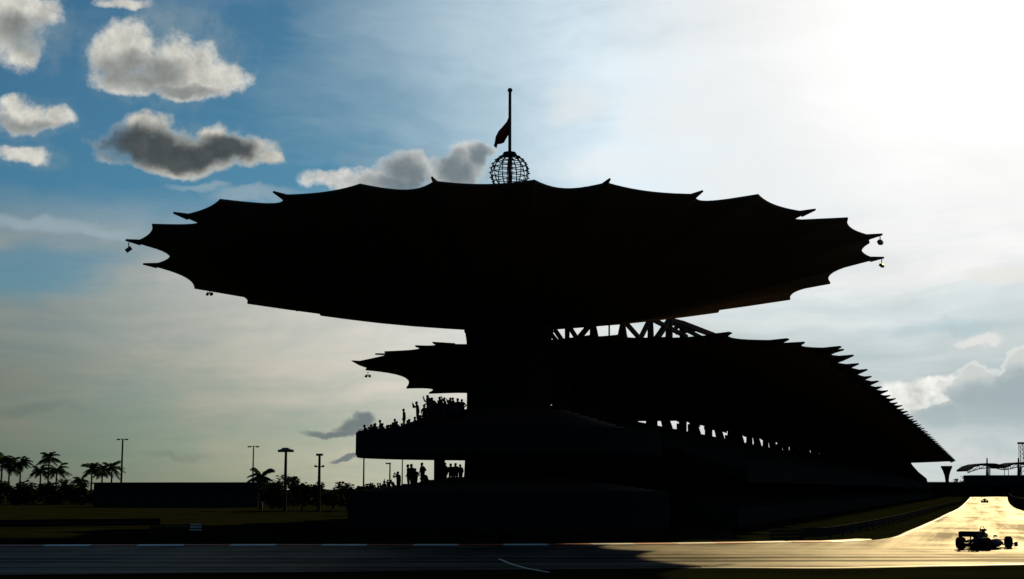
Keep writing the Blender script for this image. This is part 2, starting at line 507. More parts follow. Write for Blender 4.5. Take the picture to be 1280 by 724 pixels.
def gp(u, v, z=0.012):
    p = at_z(u, v, 0.0)
    return Vector((p.x, p.y, z))
def smooth_line(pts, n=6):        # Catmull-Rom through the points
    pts = [Vector(p) for p in pts]
    q = [pts[0] * 2 - pts[1]] + pts + [pts[-1] * 2 - pts[-2]]
    out = []
    for i in range(1, len(q) - 2):
        p0, p1, p2, p3 = q[i - 1:i + 3]
        for k in range(n):
            t = k / n
            out.append(.5 * ((2 * p1) + (p2 - p0) * t + (2 * p0 - 5 * p1 + 4 * p2 - p3) * t * t + (3 * p1 - p0 - 3 * p2 + p3) * t ** 3))
    out.append(pts[-1])
    return out
inner_px = [(-260, 686), (-60, 684), (200, 683), (450, 682.8), (650, 682.4), (850, 680.8), (1000, 678.4), (1060, 677.6), (1112, 672.6), (1135, 664), (1160, 653.5), (1184, 642), (1202, 632.5), (1213, 621.5)]
outer_px = [(-260, 722), (0, 719), (300, 716), (600, 713), (880, 710.5), (1030, 711), (1150, 709), (1280, 706.5), (1420, 702), (1520, 690), (1500, 668), (1420, 652), (1350, 645), (1285, 640), (1262, 630), (1259, 621)]
inner = smooth_line([gp(*p) for p in inner_px])
outer = smooth_line([gp(*p) for p in outer_px])
def strip_between(a, b, n=120):
    def resample(pts):
        L = [0.0]
        for i in range(1, len(pts)):
            L.append(L[-1] + (pts[i] - pts[i - 1]).length)
        out = []; j = 0
        for k in range(n + 1):
            t = L[-1] * k / n
            while j < len(L) - 2 and L[j + 1] < t: j += 1
            f = (t - L[j]) / max(1e-9, L[j + 1] - L[j])
            out.append(pts[j].lerp(pts[j + 1], min(1, f)))
        return out
    return resample(a), resample(b)
track_bm = bmesh.new()
loop = inner + outer[::-1]
fv = [track_bm.verts.new(p) for p in loop]
track_bm.faces.new(fv)
bmesh.ops.triangulate(track_bm, faces=track_bm.faces[:])
for f in track_bm.faces:
    f.normal_update()
    if f.normal.z < 0: f.normal_flip()
me = bpy.data.meshes.new('race_track'); track_bm.to_mesh(me); track_bm.free()
me.materials.append(M['asphalt'])
tag(obj('race_track', me), kind='structure')

def ribbon(pts, w0, w1, z):        # flat sheet from offset w0 to w1 on the left-hand side of a line
    vs = []; fs = []
    for i, p in enumerate(pts):
        t = (pts[min(i + 1, len(pts) - 1)] - pts[max(i - 1, 0)]); t.z = 0; t.normalize()
        nrm = Vector((-t.y, t.x, 0))
        for w in (w0, w1):
            q = p + nrm * w
            vs.append((q.x, q.y, z))
    for i in range(len(pts) - 1):
        fs.append((2 * i, 2 * i + 1, 2 * i + 3, 2 * i + 2))
    return vs, fs
for nm, ln, a, b in (('track_edge_line', inner[48:], -0.34, -0.20), ('track_edge_line', outer[24:54], 0.5, 0.85)):
    vs, fs = ribbon(ln, a, b, 0.018)
    tag(MB().add(vs, fs).build(nm, M['white']), kind='structure')

vs, fs = ribbon(smooth_line([gp(622, 699, 0), gp(636, 705, 0), gp(655, 710.5, 0), gp(684, 716, 0)], 8), 0.0, 0.14, 0.020)
tag(MB().add(vs, fs).build('track_marking_line', M['white']), kind='structure')
# kerb with one block of colour after another along the inside of the bend
def walk(pts, step):
    L = [0.0]
    for i in range(1, len(pts)): L.append(L[-1] + (pts[i] - pts[i - 1]).length)
    out = []; j = 0; t = 0.0
    while t < L[-1]:
        while j < len(L) - 2 and L[j + 1] < t: j += 1
        out.append(pts[j].lerp(pts[j + 1], (t - L[j]) / max(1e-9, L[j + 1] - L[j])))
        t += step
    return out
kerb_line = [p for p in inner if p.x < 26]
vs, fs = ribbon(kerb_line, 0.05, 1.15, 0.016)
kerb = tag(MB().add(vs, fs).build('kerb', M['concrete']), kind='structure')
wp = walk(kerb_line, 2.86)
shift = None
for i in range(len(wp) - 1):
    a, b = wp[i], wp[i + 1]
    t = (b - a); ln = t.length; t.normalize()
    nrm = Vector((-t.y, t.x, 0))
    g = t * 0.02
    prof = [(0.05, 0.03), (0.05, 0.02), (1.2, 0.02), (1.2, 0.07), (0.2, 0.06)]
    poly = [a + g + nrm * w + Vector((0, 0, z)) for w, z in prof]
    MB().prism(poly, t * (ln - 0.04)).build('kerb_block', M['white'] if i % 2 else M['red'], kerb)

# ------------------------------------------------------------------ grandstand
HUB = Vector((-0.3, 138.0, 0.0))
AX = math.atan(0.325)
DIR = Vector((math.sin(AX), math.cos(AX), 0))
NRM = Vector((math.cos(AX), -math.sin(AX), 0))
def stand(s, p, z):
    q = HUB + DIR * s + NRM * p
    return Vector((q.x, q.y, z))
def at_p(u, v, p):                 # ray met with the upright plane p metres to the right of the stand's axis
    r = ray(u, v)
    t = (p - NRM.dot(EYE - HUB)) / NRM.dot(r)
    return EYE + r * t
def at_R(u, v, rad, far=True):     # ray met with the upright cylinder of that radius round the hub
    r = ray(u, v)
    best = None
    Y = 90.0
    prev = None
    cand = []
    while Y < 190:
        p = EYE + r * (Y / r.y)
        d = math.hypot(p.x - HUB.x, p.y - HUB.y) - rad
        if prev is not None and d * prev <= 0: cand.append(p)
        prev = d
        Y += 0.1
    if not cand:
        Y = HUB.y + 2
        return EYE + r * (Y / r.y)
    return cand[-1] if far else cand[0]

GS = empty('main_grandstand', HUB, 'huge black grandstand with a round scalloped canopy on a pillar and long tented wing', 'grandstand')
def gs(mb, name, m_, parent=None, smooth=False):
    # mesh is given in world space: shift it to the empty's own space
    o = mb.build(name, m_, None, smooth)
    me_ = o.data
    base = HUB
    me_.transform(Matrix.Translation(-base))
    o.parent = parent if parent is not None else GS
    return o

# pillar
pil = MB()
pil.lathe([(0.0, 0.0), (4.6, 0.0), (4.25, 5.0), (4.05, 9.0), (4.0, 16.0), (4.08, 17.6), (4.25, 18.75), (0.0, 18.75)], HUB, 40)
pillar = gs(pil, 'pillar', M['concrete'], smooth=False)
for k in range(0):
    a = 2 * math.pi * k / 10
    for z0 in (6.2, 13.0):
        c = HUB + Vector((4.14 * math.cos(a), 4.14 * math.sin(a), z0 + 1))
        gs(MB().box(c, (0.25, 1.5, 1.6), Matrix.Rotation(a, 3, 'Z')), 'window', M['glass'], pillar)

# round canopy -----------------------------------------------------
RIM_Z = 25.1
tips = []                          # (point, sharp)
front = [(157, 300, 1), (190, 281, 0), (217, 266, 1), (275, 250, 0), (342, 240, 1), (450, 231, 0), (540, 222, 1), (668, 226, 0),
         (762, 224, 1), (878, 239, 1), (948, 244, 0), (1019, 262, 1), (1060, 273, 0), (1103, 293, 1)]
DEPTH = [.5, 2.6, .5, 2.8, .9, 2.6, 1.3, 2.5, 1.0, 2.8, .8, 2.8, .8, .15, .9, 1.8, 1.7, 3.3, 1, 1, 1, 1, 1, 3.3, 2.4, 1.2, 2.2]
for u, v, k in front:
    tips.append((at_z(u, v, RIM_Z), k))
tips.append((at_z(1087, 303, RIM_Z), 0))
tips.append((at_z(1105, 322, RIM_Z), 1))
for u, v in ((1038, 354), (988, 374), (898, 390), (800, 388), (700, 394), (590, 396), (480, 390), (401, 394), (309, 379), (243, 360)):
    tips.append((at_R(u, v, 36.3), 0))
tips.append((at_z(179, 330, RIM_Z - 0.2), 1))
IN_R, IN_Z, TOP_R, TOP_Z = 4.4, 18.72, 3.2, 30.3
can = MB()
can.lathe([(3.9, 18.5), (4.3, 18.5), (4.3, 19.3), (3.9, 19.3)], HUB, 40)
can.lathe([(2.6, 30.1), (3.6, 29.9), (3.6, 30.6), (2.6, 30.6)], HUB, 32)
canopy = gs(can, 'hub_canopy', M['steel'])
NT_ = len(tips)
def scallop(A, B, c, n, depth, drop=0.0):
    out = []
    for i in range(n + 1):
        t = i / n
        p = A.lerp(B, t)
        k = 4 * t * (1 - t)
        inw = Vector((c.x - p.x, c.y - p.y, 0)); inw.normalize()
        q = p + inw * depth * k
        q.z -= drop * k
        out.append(q)
    return out
for i in range(NT_):
    (A, ka), (B, kb) = tips[i], tips[(i + 1) % NT_]
    # the cloth stops short of a sharp tip, where two steel bars carry on
    def pull(P, k):
        if not k: return P
        d_ = Vector((HUB.x - P.x, HUB.y - P.y, 0)).normalized()
        return P + d_ * 0.9 + Vector((0, 0, -0.12))
    A2, B2 = pull(A, ka), pull(B, kb)
    L = (A2 - B2).length
    edge = scallop(A2, B2, HUB, 10, DEPTH[i], 0.0)
    m_ = MB()
    n = len(edge); K = 5
    vs = []; fs = []
    for side in (0, 1):
        for k in range(K + 1):
            t = k / K
            for e in edge:
                out = e
                a = math.atan2(e.y - HUB.y, e.x - HUB.x)
                if side == 0:
                    inn = Vector((HUB.x + IN_R * math.cos(a), HUB.y + IN_R * math.sin(a), IN_Z + .3))
                    q = out.lerp(inn, t); q.z -= 0.09 * (1 - t)
                    q.z += 0.55 * math.sin(math.pi * t) * -1.0 * (1 if out.y < HUB.y else .4)
                else:
                    inn = Vector((HUB.x + TOP_R * math.cos(a), HUB.y + TOP_R * math.sin(a), TOP_Z))
                    q = out.lerp(inn, t); q.z += 0.09 * (1 - t) - 0.8 * math.sin(math.pi * t)
                vs.append(q)
    H = (K + 1) * n
    for side in (0, 1):
        o_ = side * H
        for k in range(K):
            for j in range(n - 1):
                fs.append((o_ + k * n + j, o_ + k * n + j + 1, o_ + (k + 1) * n + j + 1, o_ + (k + 1) * n + j))
    for j in range(n - 1):
        fs.append((j, j + 1, H + j + 1, H + j))
    m_.add(vs, fs)
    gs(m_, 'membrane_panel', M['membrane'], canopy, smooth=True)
for P, k in tips:
    d_ = Vector((HUB.x - P.x, HUB.y - P.y, 0)).normalized()
    if k:
        t_ = MB()
        t_.bar(P, P + d_ * 2.2 + Vector((0, 0, -0.05)), 0.08, 0.2)
        t_.bar(P, P + d_ * 1.3 + Vector((0, 0, -0.32)), 0.09, 0.10)
        gs(t_, 'tip_frame', M['steel'], canopy)
    # radial rafter under the cloth
    a = math.atan2(P.y - HUB.y, P.x - HUB.x)
    inn = Vector((HUB.x + 4.6 * math.cos(a), HUB.y + 4.6 * math.sin(a), 19.3))
    gs(MB().bar(P.lerp(inn, 0.06) + Vector((0, 0, 0.1)), inn, 0.12, 0.3), 'rafter', M['steel'], canopy)

# long wing roof ------------------------------------------------------
RZ = 18.5
wt = []                             # rim from the far left corner round the near end to the far right corner
s = 670.0
left_edge = []
k = 0
while s > 75:
    left_edge.append((stand(s, -28.3 - (0.9 if k % 2 else 0.0), 20.5 if s > 165 else 17.6), k % 2)); s -= 10.4; k += 1
wt += left_edge
wt += [(at_p(590, 495, -28), 0), (at_p(536, 491.5, -28), 0), (at_p(508, 485, -28), 0), (at_p(457, 462, -28.3), 0), (at_z(444.5, 453, RZ), 1), (at_z(469, 442.5, RZ), 0), (at_z(480.5, 440, RZ), 0),
       (at_z(519, 432.5, RZ), 0), (at_z(545, 430.2, RZ), 1), (at_z(600, 429, RZ), 0), (at_z(680, 424, RZ), 0), (at_z(743, 419, RZ), 0), (at_z(781, 418.5, RZ), 0), (at_z(835, 422, RZ), 0), (at_z(909, 418, RZ), 1),
       (at_z(978, 426, RZ), 1), (at_z(1006, 428, RZ), 0), (at_z(1044, 435.5, RZ), 1), (at_z(1055, 437, RZ), 0)]
s = 30.0 + 7
k = 1
while s < 677:
    wt.append((stand(s, 28.5 + (0.25 if k % 2 else 0.0), RZ + (0.05 if k % 2 else -0.05)), 1)); s += 10.4; k += 1
roof = MB()
for z0, z1, h in ((17.5, 18.1, 2.6),):
    roof.prism([stand(8, -h, z0), stand(8, h, z0), stand(8, h, z1), stand(8, -h, z1)], DIR * 660)
wing_roof = gs(roof, 'wing_roof', M['steel'])
def spine_pt(P):
    sv = DIR.dot(P - HUB); pv = NRM.dot(P - HUB)
    return stand(max(sv + (3.0 if sv < 28 else 0), 8.0), math.copysign(2.4, pv) if sv > 10 else pv * 0.1, 18.0)
for i in range(len(wt) - 1):
    (A, ka), (B, kb) = wt[i], wt[i + 1]
    ia, ib = spine_pt(A), spine_pt(B)
    cen = (ia + ib) / 2
    L = (A - B).length
    n = 6 if A.y > 260 else 9
    edge = scallop(A, B, cen, n, min(2.4, 0.24 * L) if NRM.dot(A - HUB) < 0 else (1.7 if A.y < 165 else min(1.6, 0.17 * L)), 0.12 if A.y < 165 else -0.25)
    vs = []; fs = []
    K = 3
    nn = n + 1
    for side in (0, 1):
        for k in range(K + 1):
            t = k / K
            for j, e in enumerate(edge):
                q = e.lerp(ia.lerp(ib, j / n), t)
                q.z += (0.08 if side else -0.10) * (1 - t) + (0.02 if side else -0.5) * math.sin(math.pi * t * .5)
                vs.append(q)
    H = (K + 1) * nn
    for side in (0, 1):
        o_ = side * H
        for k in range(K):
            for j in range(n):
                fs.append((o_ + k * nn + j, o_ + k * nn + j + 1, o_ + (k + 1) * nn + j + 1, o_ + (k + 1) * nn + j))
    for j in range(n):
        fs.append((j, j + 1, H + j + 1, H + j))
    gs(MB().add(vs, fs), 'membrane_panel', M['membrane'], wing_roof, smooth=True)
for i, (P, k) in enumerate(wt):
    if not k: continue
    inw = (spine_pt(P) - P); inw.z = 0; inw.normalize()
    t_ = MB()
    sd = Vector((-inw.y, inw.x, 0)) * 0.45
    ext = 0.6 if NRM.dot(P - HUB) > 20 else 0.35
    tip = P - inw * ext + Vector((0, 0, 0.2))
    prof_ = [tip, P + inw * 2.0 + Vector((0, 0, 0.05)), P + inw * 2.0 + Vector((0, 0, -.9)), P + inw * 0.6 + Vector((0, 0, -.42)), tip + Vector((0, 0, -.1))]
    t_.prism([q - sd for q in prof_], sd * 2)
    gs(t_, 'tip_frame', M['steel'], wing_roof)

# ridge truss standing on the roof -----------------------------------
tr = MB()
tr.prism([stand(12, 2.4, 18.05), stand(12, 3.6, 18.05), stand(12, 3.6, 18.3), stand(12, 2.4, 18.3)], DIR * 66)
truss = gs(tr, 'ridge_truss', M['frame'])
PL = 3.0
def tb(a, b, r1, r2=None, name='strut'):
    gs(MB().bar(at_p(a[0], a[1], PL), at_p(b[0], b[1], PL), r1 * .85, r2 and r2 * .85, 4), name, M['frame'], truss)
tb((709, 410), (709, 428), .34, name='post')
tb((741, 404), (743, 426), .42, .75, name='post')
tb((778.5, 399), (778, 426), .30, .95, name='post')
tb((813, 397), (813.5, 428), .48, .62, name='post')
tb((837, 399), (836, 430), .62, .75, name='post')
tb((852, 403.5), (853, 432), .5, name='post')
tb((761.5, 399), (761.5, 426), .13, name='pole')
tb((694, 413), (705, 429), .28); tb((690, 419), (699, 430), .25); tb((712, 409), (724, 428), .3)
tb((720, 427), (740, 403), .36); tb((686, 424), (690, 417), .25)
tb((779, 400), (802, 426), .36); tb((799, 426), (813, 398), .40)
tb((813, 398), (858, 421), .42); tb((816, 430), (837, 400), .5)
tb((837, 400), (853, 404), .5, name='chord'); tb((852, 404), (905, 424), .55, name='chord'); tb((838, 402), (880, 424), .4)
e_ = at_p(905, 424, PL)
gs(MB().bar(e_ + Vector((0, 0, .3)), Vector((e_.x, e_.y, 17.8)), .4, n=4), 'post', M['frame'], truss)
e_ = at_p(880, 424, PL)
gs(MB().bar(e_ + Vector((0, 0, .3)), Vector((e_.x, e_.y, 17.8)), .4, n=4), 'post', M['frame'], truss)
tb((846, 417), (868, 413), .3); tb((841, 413), (853, 404), .35)

# seating around the hub ------------------------------------------------
def annulus_tier(z_front, z_back, r_front, r_back, rows, under, para, a0=R(95), a1=R(400)):
    prof = [(r_front, under), (r_front, z_front + para), (r_front - 0.18, z_front + para), (r_front - 0.18, z_front)]
    dr = (r_front - 0.18 - r_back) / rows
    dz = (z_back - z_front) / rows
    r, z = r_front - 0.18, z_front
    for i in range(rows):
        r -= dr; prof.append((r, z)); z += dz; prof.append((r, z))
    prof += [(r_back, z)]
    return prof, dr, dz
UP = dict(zf=8.1, zb=11.0, rf=14.4, rb=4.6, rows=11)
LO = dict(zf=3.0, zb=4.5, rf=15.2, rb=4.6, rows=12)
def floor_z(t, r):
    d0 = (t['rf'] - 0.18 - t['rb']) / t['rows']
    i = int((t['rf'] - 0.18 - r) / d0)
    i = max(0, min(t['rows'] - 1, i))
    return t['zf'] + i * (t['zb'] - t['zf']) / t['rows']
prof, _, _ = annulus_tier(UP['zf'], UP['zb'], UP['rf'], UP['rb'], UP['rows'], 6.5, 0.8)
prof = [(4.5, 7.1), (5.2, 7.1), (6.2, 6.45)] + prof
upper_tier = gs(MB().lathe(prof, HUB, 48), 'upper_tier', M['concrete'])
gs(MB().lathe([(14.42, 6.7), (14.52, 6.7), (14.52, 8.8), (14.42, 8.8)], HUB, 48), 'fascia', M['frame'], upper_tier)
gs(MB().tube([HUB + Vector((14.3 * math.cos(2 * math.pi * i / 48), 14.3 * math.sin(2 * math.pi * i / 48), 9.02)) for i in range(48)], 0.03, 5, True), 'handrail', M['rail'], upper_tier)
prof, _, _ = annulus_tier(LO['zf'], LO['zb'], LO['rf'], LO['rb'], LO['rows'], 0.0, 0.35)
lower_tier = gs(MB().lathe(prof, HUB, 48), 'lower_tier', M['concrete'])
# seat benches, one ring for each row
for t, par in ((UP, upper_tier), (LO, lower_tier)):
    d0 = (t['rf'] - 0.18 - t['rb']) / t['rows']
    for i in range(t['rows'] - 1):
        r0 = t['rf'] - 0.18 - (i + 1) * d0
        z0 = t['zf'] + i * (t['zb'] - t['zf']) / t['rows']
        gs(MB().lathe([(r0 + 0.02, z0 + .02), (r0 + 0.40, z0 + .02), (r0 + 0.40, z0 + 0.40), (r0 + 0.02, z0 + 0.40)], HUB, 40), 'seat_row', M['seat'], par)
# columns under the upper deck
for a in (180, 248, 292, 335, 20, 60):
    c = HUB + Vector((6.6 * math.cos(R(a)), 6.6 * math.sin(R(a)), 0))
    gs(MB().bar(c + Vector((0, 0, 3.2)), c + Vector((0, 0, 6.7)), 0.54, n=12), 'column', M['concrete'])

# seating along the wings
def wing_tier(sgn, s0, s1, front, name, par_h):
    (pf, zf, pb, zb, rows, under) = front
    poly = [(pf, under), (pf, zf + par_h), (pf - .2, zf + par_h), (pf - .2, zf)]
    dp = (pf - .2 - pb) / rows; dz = (zb - zf) / rows
    p_, z_ = pf - .2, zf
    for i in range(rows):
        p_ -= dp; poly.append((p_, z_)); z_ += dz; poly.append((p_, z_))
    poly += [(pb, zb - 1.2)] if under > 1 else [(pb, under)]
    return gs(MB().prism([stand(s0, sgn * a, b) for a, b in poly], DIR * (s1 - s0)), name, M['concrete'])
for sgn, s0 in ((1, 8.0), (-1, 66.0)):
    wing_tier(sgn, s0, 525, (21.5, 5.4, 2.6, 11.4, 22, 4.2), 'upper_tier', 0.9)
    wing_tier(sgn, s0, 560, (20.5, 1.2, 6.0, 5.6, 18, 0.0), 'lower_tier', 0.6)
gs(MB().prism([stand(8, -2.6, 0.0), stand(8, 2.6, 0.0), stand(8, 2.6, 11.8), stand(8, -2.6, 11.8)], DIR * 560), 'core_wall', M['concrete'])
# flared columns carrying the wing roof
def column_mesh():
    m_ = MB()
    m_.lathe([(0, 0), (0.95, 0), (0.9, 4), (0.95, 8.5), (1.3, 11.0), (2.1, 13.4), (3.0, 15.3), (3.0, 15.8), (0, 15.8)], (0, 0, 0), 14)
    return m_.mesh('column', M['concrete'], True)
CM = column_mesh()
obj('column', CM, GS, stand(668, 24.4, 0.0) - HUB)
obj('column', CM, GS, stand(668, -24.4, 0.0) - HUB)
gs(MB().prism([stand(556, a, b) for a, b in ((-26, 0), (20, 0), (18, 8.5), (14.5, 11.5), (12, 14.5), (10.5, 17.4), (-26, 17.4))], DIR * 3), 'gable_wall', M['concrete'])
# raking struts in pairs from the top of the core wall to the roof
for k in range(26):
    sk_ = 16 + 20.8 * k
    for ds in (-5.5, 5.5):
        gs(MB().bar(stand(sk_ + ds, 2.2, 11.6), stand(sk_, 1.6, 17.6), 0.7, 0.35, 6), 'strut', M['steel'])

rr_ = random.Random(3)
for k in range(34):
    s0_ = 60 + k * 13 + rr_.uniform(-4, 4)
    hh = rr_.uniform(.3, 1.6)
    ww = rr_.uniform(1.0, 4.5)
    gs(MB().prism([stand(s0_, 1.2, 11.7), stand(s0_, 1.4, 11.7), stand(s0_, 1.4, 11.8 + hh), stand(s0_, 1.2, 11.8 + hh)], DIR * ww), 'wind_screen', M['steel'])

# ------------------------------------------------------------------ globe, pole and flag on the canopy
GC = at(637, 216.5, 138.0)
GR = 25.0 / 1817 * 138.0
globe = empty('wire_globe', (GC.x, GC.y, GC.z - GR), 'openwork steel globe of rings and ribs on top of the round canopy', 'globe')
def rel(o, root):
    o.data.transform(Matrix.Translation(-root.location)); o.parent = root; return o
for k in range(12):
    a = math.pi * 2 * k / 12 + 0.13
    pts = [GC + Vector((GR * .96 * math.cos(t) * math.cos(a), GR * .96 * math.cos(t) * math.sin(a), GR * .96 * math.sin(t))) for t in [R(-86 + 172 * i / 20) for i in range(21)]]
    rel(MB().tube(pts, 0.055, 5).build('rib', M['steel'], None, True), globe)
for k in range(11):
    t = R(-72 + 14.4 * k)
    pts = []
    for i in range(36):
        a = 2 * math.pi * i / 36 + 0.13
        rr = GR * (1.06 if i % 3 == 0 else 0.97) * math.cos(t)
        pts.append(GC + Vector((rr * math.cos(a), rr * math.sin(a), GR * math.sin(t))))
    rel(MB().tube(pts, 0.05, 5, True).build('ring', M['steel'], None, True), globe)
rel(MB().lathe([(0, 0), (0.75, 0), (0.6, .3), (0.0, .3)], GC + Vector((0, 0, GR * .93)), 16).build('cap', M['steel']), globe)
rel(MB().lathe([(0, -1.9), (0.9, -1.9), (0.75, 0.15), (0, .15)], GC - Vector((0, 0, GR)), 16).build('base', M['steel']), globe)

ptop = at(637.5, 113, 138.0)
pole = empty('flagpole', (GC.x, GC.y, GC.z - GR + 0.15), 'tall dark flagpole with a ball finial rising through the wire globe', 'flagpole')
rel(MB().bar((GC.x, GC.y, GC.z - GR + .15), (ptop.x, ptop.y, ptop.z), 0.17, 0.14, 10).build('mast', M['steel'], None, True), pole)
rel(MB().lathe([(0.0, -.24), (0.15, -.2), (0.24, -.06), (0.24, .08), (0.14, .2), (0.0, .25)], ptop, 12).build('finial', M['steel'], None, True), pole)
def flag():
    m_ = MB()
    hoist = [at(637, 143, 138), at(637, 166, 138)]
    nu, nv = 12, 8
    topc = [(637, 143), (633.5, 152), (628.5, 158), (623, 164), (619.5, 171), (618.2, 179), (617, 182)]
    botc = [(637, 167), (635.5, 169), (633, 173), (630, 178.5), (626, 180), (622, 180.5), (620.5, 186)]
    def along(c, t):
        f = t * (len(c) - 1); i = min(int(f), len(c) - 2); k = f - i
        return c[i][0] + (c[i + 1][0] - c[i][0]) * k, c[i][1] + (c[i + 1][1] - c[i][1]) * k
    vs = []; fs = []
    for side in (-1, 1):
        for i in range(nu + 1):
            for j in range(nv + 1):
                a = along(topc, i / nu); b = along(botc, i / nu); t = j / nv
                u, v = a[0] + (b[0] - a[0]) * t, a[1] + (b[1] - a[1]) * t
                Y = 138 + 0.28 * math.sin(t * 9 + i * .35) * min(1, i / 3) + side * 0.012
                vs.append(at(u, v, Y))
    H = (nu + 1) * (nv + 1)
    for o_ in (0, H):
        for i in range(nu):
            for j in range(nv):
                a = o_ + i * (nv + 1) + j
                fs.append((a, a + 1, a + nv + 2, a + nv + 1))
    return m_.add(vs, fs).build('flag', M['flag'], None, True)
tag(flag(), 'dark red flag hanging limp halfway down the flagpole above the globe', 'flag')

# ------------------------------------------------------------------ floodlights hung from the canopy tips
def floodlight(name, top, label, n=1, size=0.5, yaw=0.6, tilt=0.5, cat='floodlight'):
    root = empty(name, top, label, cat, 'floodlights hung from the canopy tips')
    MB().bar((0, 0, 0), (0, 0, -0.42), 0.045).build('hanger', M['steel'], root)
    for k in range(n):
        q = Matrix.Rotation(yaw + k * 1.1, 3, 'Z') @ Matrix.Rotation(tilt - k * .8, 3, 'Y')
        c = Vector((0.42 * (k - (n - 1) / 2), 0, -0.42 - size * .45))
        h = MB().box(c, (size * .75, size, size), q).build('lamp_housing', M['lamp'], root)
        MB().box(c + q @ Vector((size * .39, 0, 0)), (0.03, size * .86, size * .86), q).build('lens', M['glass'], h)
    return root
for (u, v, Yp, lab, n, sz, yaw, tl) in (
        (161, 303, None, 'square floodlight under the leftmost tip of the round canopy', 1, .46, .5, .9),
        (262, 361, 'b', 'twin floodlights under the lower left rim of the round canopy', 2, .32, .4, .5),
        (1100, 294.5, None, 'floodlight under the upper of the two right-hand tips of the round canopy', 1, .38, 2.0, .6),
        (1102, 324, None, 'floodlight under the lower of the two right-hand tips of the round canopy', 1, .38, 2.4, .9),
        (371, 383, 'b', 'tiny floodlight under the rim left of the pillar', 1, .16, .4, .2)):
    P = at_z(u, v, RIM_Z - .1) if Yp is None else at_R(u, v, 34.6)
    floodlight('floodlight', P, lab, n, sz, yaw, tl)
P = at_p(460, 464.5, -28.0)
floodlight('floodlight', P, 'floodlight under the left corner of the lower wing roof', 2, .3, .5, .6)

